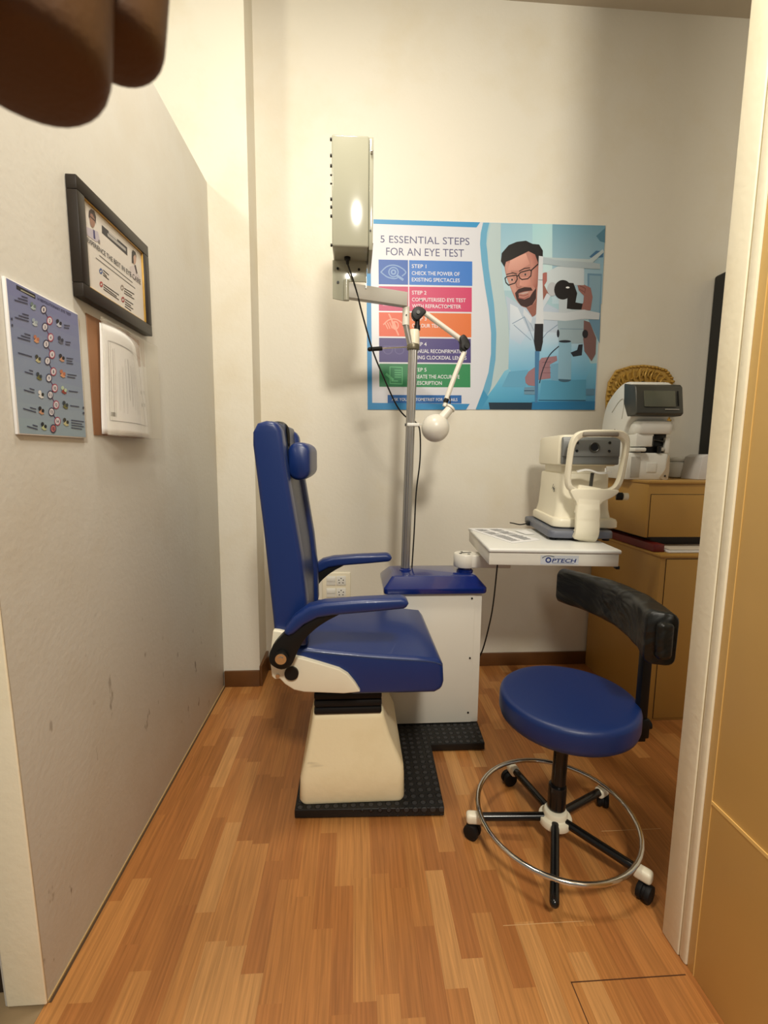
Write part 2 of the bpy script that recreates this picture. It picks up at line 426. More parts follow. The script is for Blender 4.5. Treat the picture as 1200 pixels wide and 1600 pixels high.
# right hand door post and honey coloured panel
b = NB(); box(b, 0.785, 0.90, 0.928, 0.985, 0.0, 3.4, 0.004); box(b, 0.787, 0.90, 0.905, 0.9275, 0.0, 3.4, 0.006); struct('wall_right_post', b, CREAM)
b = NB(); box(b, 0.7925, 0.90, 0.10, 0.9045, 0.0, 3.4, 0.001); dr = struct('door_2', b, OAKP)  # unseen upper part carried up to the ceiling to shade the right side
b = NB()
box(b, 0.7916, 0.7935, 0.8835, 0.8852, 0.0, 3.4); box(b, 0.7905, 0.7935, 0.10, 0.8835, 0.440, 0.4475)
obj('panel_joint', b, LINE, dr)
# skirting boards
b = NB(); box(b, -0.665, -0.485, 2.297, 2.311, 0, 0.085, 0.003); struct('baseboard_pilaster', b, BASEB)
b = NB(); box(b, -0.486, -0.472, 2.300, 2.49, 0, 0.11, 0.003); box(b, -0.486, 1.37, 2.476, 2.491, 0, 0.075, 0.002); struct('baseboard_back', b, BASEB)
b = NB(); box(b, -0.6685, -0.6655, 0.915, 2.30, 0.0, 0.006); struct('trim_2', b, mat('pale_floor_joint', (190, 160, 110), 0.4))

b = NB(); box(b, 0.50, 0.776, 0.8865, 0.8885, 0.0, 0.0008); box(b, 0.50, 0.502, 0.70, 0.8885, 0.0, 0.0008); struct('trim_3', b, mat('dark_floor_seam', (70, 38, 18), 0.5))
b = NB(); box(b, 0.385, 0.60, 1.022, 1.0232, 0.0, 0.0006); box(b, 0.80, 1.00, 1.300, 1.3012, 0.0, 0.0006); struct('trim_4', b, mat('pale_floor_seam', (206, 168, 120), 0.4))
b = NB(); box(b, -0.6685, -0.660, 0.915, 2.30, 0.0003, 0.0010); struct('trim_5', b, mat('grime_contact_shadow_edge', (84, 62, 40), 0.6, var=0.4, vscale=30))  # dark strip paints grime plus the soft contact shadow at the partition foot

# ================================================================== EXAMINATION CHAIR
ch = thing('examination_chair', 'blue padded patient chair with armrests on a cream pedestal and black foot plate', 'chair', (0.0, 1.64, 0.0))
def lp(o): o.location = (0, -1.64, 0); return o
def part(name, b, m, par=ch, sharp=38):
    o = obj(name, b, m, par, sharp=sharp)
    if par is ch: o.location = (0, -1.64, 0)
    return o
# foot plate: L shaped, studded rubber
m = bpy.data.materials.new('studded_rubber'); m.use_nodes = True; N = m.node_tree.nodes; L = m.node_tree.links
bs = N['Principled BSDF']; bs.inputs['Base Color'].default_value = (0.008, 0.008, 0.008, 1); bs.inputs['Roughness'].default_value = 0.42; bs.inputs['Specular IOR Level'].default_value = 0.35
tc = N.new('ShaderNodeTexCoord'); vo = N.new('ShaderNodeTexVoronoi'); vo.inputs['Scale'].default_value = 34; vo.inputs['Randomness'].default_value = 0.0
L.new(tc.outputs['Object'], vo.inputs['Vector']); rp = N.new('ShaderNodeValToRGB'); rp.color_ramp.elements[0].position = 0.36; rp.color_ramp.elements[1].position = 0.42
L.new(vo.outputs['Distance'], rp.inputs['Fac']); bp = N.new('ShaderNodeBump'); bp.invert = True; bp.inputs['Distance'].default_value = 0.006; bp.inputs['Strength'].default_value = 1.0
L.new(rp.outputs['Color'], bp.inputs['Height']); L.new(bp.outputs['Normal'], bs.inputs['Normal'])
mx = N.new('ShaderNodeMix'); mx.data_type = 'RGBA'; mx.inputs[6].default_value = (0.030, 0.030, 0.032, 1); mx.inputs[7].default_value = (0.008, 0.008, 0.008, 1)
L.new(rp.outputs['Color'], mx.inputs[0]); L.new(mx.outputs[2], bs.inputs['Base Color'])
STUD = m
b = NB()
prism(b, [(-0.193, 1.400), (0.303, 1.385), (0.314, 1.722), (0.536, 1.722), (0.545, 1.865), (0.545, 2.05), (-0.193, 2.05)], 2, 0.006, 0.036, 0.003)
box(b, -0.18, 0.06, 1.42, 2.0, 0.0, 0.008); box(b, 0.17, 0.29, 1.41, 2.0, 0.0, 0.008); box(b, 0.33, 0.52, 1.75, 2.03, 0.0, 0.008)
part('foot_plate', b, STUD)
# pedestal cover
b = NB()
def rr(x0, x1, y0, y1, r, z):
    cx, cy = (x0 + x1) / 2, (y0 + y1) / 2
    return [(cx + x, cy + y, z) for x, y in rrect(x1 - x0, y1 - y0, r, 4)]
loft(b, [rr(-0.176, 0.171, 1.424, 1.86, 0.022, 0.036), rr(-0.181, 0.174, 1.420, 1.865, 0.024, 0.046), rr(-0.178, 0.172, 1.422, 1.862, 0.022, 0.125),
         rr(-0.170, 0.170, 1.426, 1.858, 0.020, 0.155), rr(-0.160, 0.150, 1.432, 1.85, 0.018, 0.20), rr(-0.148, 0.124, 1.440, 1.845, 0.016, 0.26), rr(-0.138, 0.106, 1.446, 1.84, 0.016, 0.32), rr(-0.135, 0.100, 1.449, 1.838, 0.014, 0.340), rr(-0.128, 0.092, 1.456, 1.83, 0.012, 0.345)])
part('pedestal_cover', b, IVORYD, sharp=50)
b = NB()
for k in range(4):
    z = 0.343 + k * 0.026
    box(b, -0.130, 0.094, 1.440, 1.83, z, z + 0.024, 0.006)
box(b, -0.10, 0.08, 1.48, 1.80, 0.42, 0.47)
part('bellows', b, BLACKR)
# seat cushion
b = NB()
seat = [(-0.20, 0.50), (-0.04, 0.447), (0.0, 0.437), (0.262, 0.437), (0.287, 0.449), (0.292, 0.475), (0.288, 0.530), (0.272, 0.551), (0.20, 0.560), (0.03, 0.574), (-0.10, 0.590), (-0.19, 0.605)]
prism(b, seat, 1, 1.389, 1.891, 0.016, 4)
part('seat', b, BLUE, sharp=60)
b = NB()
# padded seam on the seat edge
tube(b, [(-0.16, 1.391, 0.588), (-0.05, 1.391, 0.574), (0.10, 1.391, 0.557), (0.24, 1.391, 0.545), (0.283, 1.391, 0.533)], 0.0022, 8)
part('seat_piping', b, BLUED)
# backrest: side bolsters and recessed centre panel
def back_poly(dx):
    return [(-0.243, 0.600), (-0.250, 0.70), (-0.274, 0.987), (-0.298, 1.225), (-0.297, 1.262), (-0.283, 1.288), (-0.257, 1.296), (-0.228, 1.292), (-0.215 - dx, 1.268), (-0.207 - dx, 1.20), (-0.193 - dx, 1.096), (-0.160 - dx, 0.887), (-0.145 - dx, 0.737), (-0.143 - dx, 0.60)]
b = NB(); prism(b, back_poly(0.0), 1, 1.389, 1.468, 0.014, 4); part('bolster', b, BLUE, sharp=60)
b = NB(); prism(b, [(x, z - (0.0 if z < 1.2 else 0.004)) for x, z in back_poly(0.0)], 1, 1.812, 1.891, 0.018, 4); part('bolster', b, BLUE, sharp=60)
b = NB(); prism(b, [(x, z + 0.004 if z > 1.2 else z) for x, z in back_poly(0.014)], 1, 1.462, 1.818, 0.010, 3); part('back_panel', b, BLUED, sharp=60)
b = NB()
for z in (0.72, 0.84, 0.96, 1.06):
    x = np.interp(z, [0.6, 0.737, 0.887, 1.096, 1.2], [-0.173, -0.175, -0.19, -0.223, -0.237])
    tube(b, [(x, 1.47, z), (x + 0.001, 1.64, z), (x, 1.81, z)], 0.0025, 8)
part('back_seam', b, BLUED)
b = NB()
loft(b, [[(-0.175 + x * s, y, 1.176 + z * s) for x, z in rrect(0.070, 0.120, 0.032, 6)] for y, s in ((1.487, 0.80), (1.492, 0.93), (1.502, 1.0), (1.56, 1.03), (1.70, 1.03), (1.775, 1.0), (1.785, 0.93), (1.79, 0.8))])
part('headrest_pillow', b, BLUE, sharp=60)
b = NB(); tube(b, [(-0.214, 1.60, 1.12), (-0.222, 1.60, 1.20), (-0.226, 1.60, 1.285), (-0.262, 1.60, 1.302), (-0.302, 1.60, 1.28)], 0.006, 8); part('headrest_strap', b, BLACKV)
# side brackets, arms
for s, y0 in ((-1, 1.37), (1, 1.885)):
    b = NB()
    out = [(-0.246, 0.664), (-0.228, 0.662), (-0.20, 0.655), (-0.188, 0.610), (-0.183, 0.578), (-0.155, 0.571), (-0.10, 0.553), (-0.045, 0.534), (-0.018, 0.516), (0.004, 0.488), (0.022, 0.458), (-0.03, 0.454), (-0.154, 0.462), (-0.185, 0.470), (-0.213, 0.490), (-0.228, 0.508), (-0.243, 0.506), (-0.252, 0.516), (-0.256, 0.56), (-0.254, 0.60)]
    prism(b, out, 1, y0, y0 + 0.022, 0.004, 3); br = part('side_bracket', b, IVORY, sharp=50); br['label'] = 'cream side bracket'
    yf = y0 if s < 0 else y0 + 0.022
    b = NB(); cyl(b, (-0.191, yf + s * 0.008, 0.527), (-0.191, yf - s * 0.004, 0.527), 0.0215, n=28); obj('hinge_cap', b, BLACK, br)
    b = NB(); cyl(b, (-0.234, yf + s * 0.004, 0.518), (-0.234, yf - s * 0.004, 0.518), 0.0065, n=16); obj('screw', b, CHROME, br)
    # arm
    ya, yb = (1.307, 1.364) if s < 0 else (1.914, 1.971)
    b = NB()
    prism(b, [(-0.207, 0.674), (-0.199, 0.695), (-0.174, 0.727), (-0.132, 0.757), (-0.087, 0.768), (0.014, 0.775), (0.140, 0.780), (0.157, 0.776), (0.163, 0.762), (0.157, 0.747), (0.066, 0.739), (-0.062, 0.729), (-0.105, 0.722), (-0.144, 0.702), (-0.173, 0.676), (-0.190, 0.668)], 1, ya, yb, 0.013, 4)
    arm = part('armrest', b, BLUE, sharp=60)
    b = NB()
    prism(b, smooth_poly([(-0.20, 0.676), (-0.16, 0.69), (-0.11, 0.722), (-0.04, 0.733), (-0.075, 0.712), (-0.108, 0.690), (-0.14, 0.660), (-0.160, 0.630), (-0.172, 0.603), (-0.186, 0.574), (-0.215, 0.562), (-0.244, 0.578), (-0.250, 0.605), (-0.235, 0.640)], 3), 1, ya + 0.012, yb - 0.012 if s < 0 else yb - 0.012, 0.004, 3)
    cyl(b, (-0.213, min(ya, y0), 0.602), (-0.213, max(yb, y0 + 0.02), 0.602), 0.022, n=28)
    sup = obj('arm_bracket', b, BLACK, arm, sharp=50)
    yf = ya if s < 0 else yb
    b = NB(); cyl(b, (-0.213, yf + s * 0.004, 0.602), (-0.213, yf - s * 0.004, 0.602), 0.0165, n=28); cyl(b, (-0.213, yf + s * 0.007, 0.602), (-0.213, yf, 0.602), 0.008, n=6)
    p = part('pivot_bolt', b, CHROME); p['label'] = 'metal pivot bolt on the arm'

# ================================================================== INSTRUMENT STAND (blue topped column)
st = thing('instrument_stand', 'white steel instrument column with a glossy blue top behind the patient chair', 'stand', (0.34, 2.0, 0.0))
def sp(name, b, m, par=st, sharp=38):
    o = obj(name, b, m, par, sharp=sharp)
    if par is st: o.location = (-0.34, -2.0, 0)
    return o
b = NB(); box(b, 0.14, 0.546, 1.867, 2.10, 0.037, 0.63, 0.006); cab = sp('body', b, WHITEM)
b = NB(); box(b, 0.145, 0.513, 1.864, 1.8675, 0.040, 0.625, 0.001); sp('service_panel', b, WHITEM)
for z in (0.60, 0.335, 0.085):
    b = NB(); cyl(b, (0.500, 1.8635, z), (0.500, 1.8605, z), 0.0040, n=12); sp('screw', b, BLACK)
b = NB()
loft(b, [rr(0.126, 0.558, 1.846, 2.12, 0.018, 0.626), rr(0.124, 0.560, 1.844, 2.122, 0.018, 0.632), rr(0.124, 0.560, 1.844, 2.122, 0.018, 0.648), rr(0.130, 0.554, 1.850, 2.116, 0.016, 0.656),
         rr(0.160, 0.520, 1.872, 2.06, 0.012, 0.694), rr(0.170, 0.510, 1.880, 2.05, 0.010, 0.697)])
sp('top_cover', b, BLUEG, sharp=30)
b = NB(); lathe(b, [(0.036, 0.694), (0.036, 0.703), (0.030, 0.707), (0.030, 0.73)], (0.488, 1.955, 0)); sp('swivel_collar', b, BLUEG)
# pole (ribbed aluminium)
b = NB()
prof = []
for k in range(48):
    a = 2 * PI * k / 48; r = 0.0185 + (0.0009 if k % 4 < 2 else -0.0007); prof.append((r * math.cos(a), r * math.sin(a)))
loft(b, [[(0.226 + x, 1.975 + y, 0.69) for x, y in prof], [(0.2455 + x, 1.975 + y, 1.66) for x, y in prof]])
sp('pole', b, ALU, sharp=20)
b = NB(); lathe(b, [(0.026, 0.695), (0.026, 0.70), (0.021, 0.704), (0.021, 0.708)], (0.226, 1.975, 0)); sp('pole_flange', b, BLUEG)
b = NB(); lathe(b, [(0.0255, 1.634), (0.0265, 1.637), (0.0265, 1.652), (0.0245, 1.656)], (0.245, 1.975, 0)); cl = sp('locking_collar', b, mat('olive_grey_metal', (112, 106, 88), 0.4, metal=0.5))
b = NB(); cyl(b, (0.225, 1.965, 1.643), (0.10, 1.93, 1.626), 0.0028, n=10); lv = obj('lever', b, CHROME, cl)
b = NB(); cyl(b, (0.112, 1.933, 1.6275), (0.062, 1.92, 1.620), 0.0085, n=16); sphere(b, (0.062, 1.92, 1.620), 0.0085); obj('grip', b, BLACK, cl)
b = NB(); lathe(b, [(0.023, 1.656), (0.023, 1.70), (0.020, 1.715)], (0.2485, 1.98, 0)); sp('pole_cap', b, IVORY)
b = NB(); box(b, 0.223, 0.275, 1.955, 2.0, 1.392 - 0.072, 1.392 - 0.058, 0.003); sp('cable_clip', b, WPLA)
b = NB(); cyl(b, (0.27, 1.965, 1.328), (0.356, 1.90, 1.322), 0.0018, n=8); sp('hook_rod', b, WPLA)
b = NB(); cyl(b, (0.2235, 1.978, 1.327), (0.216, 1.978, 1.327), 0.006, n=12); sp('clip_screw', b, BLACK)

# ------------------------------------------------------------------ chart display on a side arm
cb = thing('vision_chart_box', 'tall pale grey metal vision chart box on an arm above the chair', 'eye chart', (0.0, 1.9, 1.80))
def cp(name, b, m, par=cb, sharp=38):
    o = obj(name, b, m, par, sharp=sharp)
    if par is cb: o.location = (0, -1.9, -1.80)
    return o
b = NB(); box(b, -0.079, 0.052, 1.755, 1.965, 1.936, 2.303, 0.007, 3); cp('housing', b, CHART)
b = NB()
prism(b, [(1.750, 1.955), (1.757, 1.928), (1.90, 1.926), (1.97, 1.926), (1.97, 2.300), (1.757, 2.300), (1.750, 2.285)], 0, 0.0525, 0.066, 0.002); cp('front_frame', b, CHART)
b = NB(); box(b, 0.0665, 0.0685, 1.775, 1.95, 1.96, 2.28); cp('chart_window', b, mat('milky_panel', (214, 214, 206), 0.3))
b = NB(); cyl(b, (0.060, 1.752, 2.245), (0.060, 1.744, 2.245), 0.005, n=14); sphere(b, (0.060, 1.744, 2.245), 0.005); cp('frame_screw', b, CHROME)
b = NB(); cyl(b, (0.057, 1.752, 1.990), (0.057, 1.747, 1.990), 0.003, n=10); cp('frame_screw', b, BLACK)
for z in (2.290, 2.238, 2.205, 2.175, 2.147, 2.096, 2.07, 2.04, 1.943):
    b = NB(); cyl(b, (-0.079, 1.765, z), (-0.085, 1.765, z), 0.0055 if z not in (2.147, 2.175) else 0.003, n=10); cp('knob', b, BLACK)
b = NB()
prism(b, [(-0.083, 1.796), (-0.036, 1.788), (-0.034, 1.860), (0.047, 1.860), (0.047, 1.936), (-0.083, 1.936)], 1, 1.874, 1.880, 0.001)
prism(b, [(1.88, 1.936), (1.95, 1.936), (1.88, 1.84)], 0, 0.044, 0.048)
cp('mounting_plate', b, CHART)
for x, z in ((-0.063, 1.905), (0.018, 1.904), (-0.062, 1.855)):
    b = NB(); cyl(b, (x, 1.8735, z), (x, 1.8700, z), 0.005, n=6); cp('bolt', b, BLACK)
b = NB(); cyl(b, (-0.026, 1.845, 1.940), (-0.026, 1.845, 1.928), 0.012, n=16); cyl(b, (-0.026, 1.845, 1.930), (-0.025, 1.848, 1.912), 0.008, 0.005, n=16); cp('cable_gland', b, BLACK)
b = NB()
M = Matrix.Translation((0.088, 1.918, 1.826)) @ Matrix.Rotation(math.radians(19), 4, 'Z')
q = NB(); box(q, -0.135, 0.13, -0.016, 0.016, -0.027, 0.027, 0.002); merge(b, q, M); arm = cp('side_arm', b, GREYM); arm['label'] = 'grey square tube arm'
b = NB(); cyl(b, (-0.030, 1.868, 1.862), (-0.030, 1.868, 1.788), 0.011, n=20); cp('arm_sleeve', b, CHART)
b = NB(); cyl(b, (0.212, 1.965, 1.80), (0.212, 1.965, 1.728), 0.0145, n=24); sk = cp('spigot', b, WHITEM)
b = NB(); cyl(b, (0.212, 1.951, 1.765), (0.212, 1.948, 1.765), 0.003, n=10); cp('bolt', b, BLACK)
b = NB(); tube(b, [(0.213, 1.965, 1.728), (0.220, 1.967, 1.70), (0.232, 1.97, 1.655)], 0.0125, 16); cp('cranked_tube', b, ALU)
b = NB(); tube(b, [(-0.026, 1.846, 1.915), (0.004, 1.87, 1.840), (0.035, 1.89, 1.735), (0.075, 1.91, 1.612), (0.121, 1.93, 1.512), (0.175, 1.96, 1.410), (0.215, 1.99, 1.366), (0.243, 2.0, 1.353), (0.272, 2.01, 1.334), (0.286, 2.012, 1.295), (0.288, 2.012, 1.175), (0.274, 2.012, 1.035), (0.268, 2.01, 0.86), (0.260, 2.005, 0.698)], 0.0032, 8)
cp('cable', b, BLACK)

# ------------------------------------------------------------------ reading lamp on the pole
ll = thing('reading_lamp', 'white jointed reading lamp with round head hanging from the pole top', 'lamp', (0.258, 1.99, 1.70))
def lpz(name, b, m, sharp=38):
    o = obj(name, b, m, ll, sharp=sharp); o.location = (-0.258, -1.99, -1.70); return o
b = NB(); cyl(b, (0.262, 1.985, 1.716), (0.262, 1.985, 1.735), 0.013, n=20); cyl(b, (0.262, 1.985, 1.735), (0.262, 1.985, 1.765), 0.010, n=20)
prism(b, smooth_poly([(0.236, 1.775), (0.242, 1.795), (0.262, 1.806), (0.285, 1.798), (0.296, 1.785), (0.284, 1.772), (0.262, 1.752), (0.246, 1.756)], 3), 1, 1.965, 1.995, 0.003)
lpz('joint', b, BLACK)
b = NB(); cyl(b, (0.262, 1.9645, 1.781), (0.262, 1.959, 1.781), 0.0075, n=14); lpz('joint_screw', b, GREYD)
b = NB(); tube(b, [(0.285, 1.98, 1.788), (0.36, 1.978, 1.738), (0.445, 1.975, 1.681)], 0.0105, 16); a1 = lpz('upper_arm', b, WHITEM)
b = NB(); prism(b, smooth_poly([(0.436, 1.684), (0.450, 1.697), (0.463, 1.690), (0.478, 1.668), (0.480, 1.648), (0.462, 1.632), (0.444, 1.640), (0.442, 1.664)], 3), 1, 1.955, 1.993, 0.003); cyl(b, (0.466, 1.954, 1.650), (0.466, 1.946, 1.650), 0.010, n=14); lpz('joint', b, BLACK)
b = NB(); tube(b, [(0.460, 1.97, 1.628), (0.425, 1.966, 1.540), (0.387, 1.96, 1.432)], 0.0105, 16); lpz('lower_arm', b, WHITEM)
b = NB(); cyl(b, (0.389, 1.96, 1.436), (0.383, 1.96, 1.420), 0.011, n=16); cyl(b, (0.3795, 1.95, 1.392), (0.4015, 1.94, 1.400), 0.006, n=12); lpz('joint', b, BLACK)
b = NB(); cyl(b, (0.386, 1.96, 1.422), (0.380, 1.958, 1.404), 0.009, n=16); lpz('tilt_sleeve', b, WHITEM)
b = NB()
ax = Vector((-0.42, -0.32, -0.85)).normalized()
def LM(p): return Matrix.Translation(p) @ ax.to_track_quat('Z', 'Y').to_matrix().to_4x4()
hc = Vector((0.338, 1.93, 1.312))
sphere(b, hc, 0.058, (1, 1, 1), 32)
lamp_head = lpz('lamp_head', b, WHITEM, sharp=60)
b = NB(); cyl(b, (0.352, 1.925, 1.338), (0.398, 1.93, 1.392), 0.021, 0.017, n=24); cyl(b, (0.398, 1.93, 1.392), (0.404, 1.931, 1.399), 0.022, 0.019, n=24); lpz('lamp_neck', b, WHITEM)
b = NB(); tube(b, [(0.399, 1.955, 1.448), (0.402, 1.95, 1.425), (0.398, 1.948, 1.402)], 0.0022, 8); lpz('lamp_wire', b, BLACK)

# ================================================================== MOTORISED TABLE WITH THE REFRACTOMETER
TXO = 0.012
tb = thing('instrument_table', 'white swing-out instrument table with a small blue maker plate, beside the stand', 'table', (0.772, 1.85, 0.79), math.radians(-5.2))
TI = (Matrix.Translation((0.772, 1.85, 0.79)) @ Matrix.Rotation(math.radians(-5.2), 4, 'Z')).inverted()
# local coordinates: x -.245 .. .245, y -.19 .. .29
b = NB(); box(b, -0.245, 0.240, -0.196, 0.285, 0.0, 0.048, 0.003); tbx = obj('table_box', b, WHITEM, tb)
b = NB(); box(b, -0.249, 0.247, -0.203, 0.292, 0.0485, 0.065, 0.007, 4); obj('table_top', b, WPLA, tb)
b = NB(); box(b, 0.236, 0.25, -0.188, -0.165, -0.012, 0.0, 0.002); obj('height_switch', b, BLACK, tb)
b = NB(); lathe(b, [(0.033, -0.075), (0.047, -0.072), (0.050, -0.068), (0.050, -0.018), (0.047, -0.014)], tuple(TI @ Vector((0.4875, 1.955, 0.79)))); sw = obj('swivel_housing', b, WHITEM, tb)
b = NB()
c0 = TI @ Vector((0.4875, 1.955, 0.79))
for k in range(4):
    a = k * PI / 2 + 0.5
    cyl(b, (c0.x + 0.026 * math.cos(a), c0.y + 0.026 * math.sin(a), -0.0138), (c0.x + 0.026 * math.cos(a), c0.y + 0.026 * math.sin(a), -0.0128), 0.006, n=12)
tube(b, [(c0.x - 0.02, c0.y - 0.008, -0.013), (c0.x, c0.y + 0.004, -0.013), (c0.x + 0.02, c0.y + 0.008, -0.013)], 0.002, 6)
obj('swivel_screws', b, BLACK, tb)
b = NB(); box(b, c0.x, c0.x + 0.19, c0.y - 0.044, c0.y + 0.044, -0.070, -0.0165, 0.004); box(b, c0.x + 0.10, c0.x + 0.24, c0.y - 0.10, c0.y + 0.05, -0.0165, -0.0005, 0.002); obj('swivel_arm', b, WHITEM, tb)
b = NB(); tube(b, [tuple(TI @ Vector(p)) for p in ((0.585, 1.80, 0.79), (0.583, 1.83, 0.60), (0.585, 1.88, 0.48), (0.578, 1.95, 0.326), (0.567, 2.05, 0.20), (0.56, 2.12, 0.09))], 0.0032, 8); obj('cable', b, BLACK, tb)
# maker plate with lettering, on the front face of the table box
pl = NB(); box(pl, 0, 0.142, -0.001, 0.0, 0, 0.034, 0.0); nm = obj('maker_plate', pl, mat('plate_grey', (198, 202, 208), 0.3), tb); nm.location = (-0.052, -0.1962, 0.006)
pr = Print(lambda p: p)
NAVY = ink(28, 50, 120)
pr.ring((0.029, 0.0165), 0.0085, 0.0085, 0.0048, NAVY, 0, 24)
pr.line([(0.006, 0.024), (0.018, 0.031), (0.034, 0.0325), (0.050, 0.029)], 0.0022, ink(24, 28, 40), 0, 4)
pr.text('PTECH', (0.046, 0.023), (0.134, 0.023), (0.042, 0.0085), NAVY, 0, 0.02)
pr.line([(0.044, 0.0055), (0.125, 0.0055)], 0.0014, NAVY, 0)
o = pr.build('plate_lettering', nm); o.rotation_euler = (PI / 2, 0, 0); o.location = (0, -0.0014, 0)

# ---- refractometer
ar = thing('refractometer', 'cream table-top refractometer with rounded headrest frame on the instrument table', 'medical device', (0.925, 1.80, 0.8555), math.radians(-8))
b = NB(); loft(b, [[(x, y, z) for x, y in [(px + 0.005, py + 0.235) for px, py in rrect(w, d, 0.03, 4)]] for w, d, z in ((0.250, 0.45, 0.010), (0.262, 0.465, 0.014), (0.262, 0.465, 0.036), (0.256, 0.457, 0.042))])
obj('base', b, GREYB, ar)
for x, y in ((-0.10, 0.04), (0.115, 0.04), (-0.10, 0.42), (0.11, 0.42)):
    b = NB(); cyl(b, (x, y, 0.0), (x, y, 0.011), 0.014, n=16); obj('foot', b, BLACKR, ar)
AO = 0.030
AR_PARTS0 = set(o.name for o in ar.children)
b = NB(); loft(b, [[(px + 0.012, py + 0.255, z) for px, py in rrect(w, d, 0.035, 4)] for w, d, z in ((0.262, 0.38, 0.046), (0.270, 0.388, 0.050), (0.270, 0.388, 0.072), (0.262, 0.380, 0.082), (0.240, 0.36, 0.086))])
obj('travelling_base', b, IVORY, ar)
b = NB(); loft(b, [[(px + 0.008, py + 0.262, z) for px, py in rrect(w, d, 0.03, 4)] for w, d, z in ((0.236, 0.35, 0.084), (0.222, 0.335, 0.12), (0.212, 0.325, 0.20), (0.210, 0.32, 0.262), (0.206, 0.316, 0.272), (0.19, 0.30, 0.276))])
bd = obj('body', b, IVORY, ar)
b = NB(); loft(b, [[(px + 0.012, py + 0.265, z) for px, py in rrect(0.190, 0.30, 0.03, 4)] for z in (0.272, 0.312)]); obj('neck', b, IVORY, ar)
b = NB(); loft(b, [[(px + 0.012, py + 0.255, z) for px, py in rrect(w, d, 0.03, 4)] for w, d, z in ((0.225, 0.335, 0.306), (0.240, 0.350, 0.312), (0.244, 0.354, 0.33), (0.240, 0.35, 0.42), (0.230, 0.340, 0.432), (0.20, 0.31, 0.436))])
hd = obj('measuring_head', b, IVORY, ar)
b = NB(); box(b, -0.105, 0.128, 0.064, 0.082, 0.312, 0.425, 0.006); box(b, -0.103, 0.126, 0.058, 0.07, 0.345, 0.415, 0.003); obj('face_plate', b, GREYF, hd)
b = NB()
M = Matrix.Translation((0.022, 0.058, 0.383)) @ Matrix.Rotation(PI / 2, 4, 'X')
lathe(b, [(0.021, 0.0), (0.021, 0.004), (0.018, 0.006), (0.015, 0.003), (0.013, 0.003)], M=M); obj('lens_ring', b, GREYD, hd)
b = NB(); cyl(b, (0.022, 0.056, 0.383), (0.022, 0.0535, 0.383), 0.0135, n=24); obj('lens', b, BLACKG, hd)
for x, z in ((-0.047, 0.402), (-0.047, 0.368), (0.082, 0.402), (0.082, 0.368)):
    b = NB(); cyl(b, (x, 0.0585, z), (x, 0.056, z), 0.0055, n=14); obj('indicator', b, BLACKG, hd)
# headrest frame
b = NB()
def ringpt(a, hw_t, hw_b, zt, zb, cx, p=4.5):
    c, s = math.cos(a), math.sin(a)
    x = math.copysign(abs(c) ** (2 / p), c); z = math.copysign(abs(s) ** (2 / p), s)
    t = (z + 1) / 2; hw = hw_b + (hw_t - hw_b) * t
    return (cx + (0.010 if 0 else 0) + x * hw + 0.012 * (t - 0.5), zb + (zt - zb) * t)
outer = [ringpt(2 * PI * k / 48, 0.116, 0.112, 0.450, 0.195, 0.012) for k in range(48)]
inner = [ringpt(2 * PI * k / 48, 0.099, 0.094, 0.424, 0.213, 0.012) for k in range(48)]
loops = []
for off, yy in ((0.0, 0.012), (0.004, 0.004), (0.004, -0.016), (0.0, -0.022)):
    pass
q = NB(); V = []
def addloop(P, y, grow):
    out = []
    for (x, z) in P:
        dx, dz = x - 0.012, z - 0.33; l = math.hypot(dx, dz)
        out.append(q.verts.new((x + dx / l * grow, y + (0.33 - z) * 0.10, z + dz / l * grow)))
    return out
R = [addloop(outer, 0.012, 0.0), addloop(outer, -0.014, 0.0), addloop(outer, -0.020, -0.005), addloop(inner, -0.020, 0.004), addloop(inner, -0.015, 0.0), addloop(inner, 0.012, 0.0)]
for i in range(6):
    A, B = R[i], R[(i + 1) % 6]
    for k in range(48): q.faces.new((A[k], A[(k + 1) % 48], B[(k + 1) % 48], B[k]))
bmesh.ops.recalc_face_normals(q, faces=q.faces); merge(b, q)
# stem below the frame, curling back into the base
sweep(b, [(-0.002, 0.014, 0.222), (-0.008, 0.004, 0.18), (-0.012, -0.012, 0.10), (-0.014, -0.020, 0.045), (-0.016, -0.006, 0.018), (-0.018, 0.02, 0.012)], [(-0.046, -0.010), (-0.046, 0.008), (-0.040, 0.014), (0.040, 0.014), (0.046, 0.008), (0.046, -0.010)], 6, up=Vector((0, -1, 0.02)))
prism(b, smooth_poly([(-0.080, 0.212), (-0.02, 0.216), (0.05, 0.216), (0.104, 0.212), (0.092, 0.192), (0.066, 0.176), (0.042, 0.162), (0.033, 0.140), (0.030, 0.110), (-0.050, 0.110), (-0.054, 0.140), (-0.060, 0.164), (-0.074, 0.184)], 3), 1, -0.0115, 0.020, 0.003)
obj('headrest_frame', b, IVORY, ar, sharp=45)
b = NB(); box(b, -0.058, 0.078, -0.040, -0.020, 0.423, 0.441, 0.006, 3); obj('forehead_pad', b, mat('warm_grey_rubber', (132, 124, 112), 0.5), ar)
b = NB(); sweep(b, [(-0.055, 0.02, 0.285), (-0.02, 0.012, 0.293), (0.01, 0.012, 0.284), (0.035, 0.012, 0.280), (0.07, 0.02, 0.284)], [(-0.022, -0.004), (-0.022, 0.003), (0.020, 0.003), (0.020, -0.004)], 6); cyl(b, (0.050, -0.004, 0.284), (0.050, -0.004, 0.300), 0.004, n=10)
obj('chin_rest', b, WPLA, ar)
b = NB(); cyl(b, (0.006, 0.016, 0.279), (0.004, 0.020, 0.226), 0.007, n=14); obj('chin_rest_post', b, GREYD, ar)
b = NB(); cyl(b, (0.115, 0.04, 0.185), (0.137, 0.034, 0.185), 0.016, n=20); obj('chin_knob_collar', b, BLACK, ar)
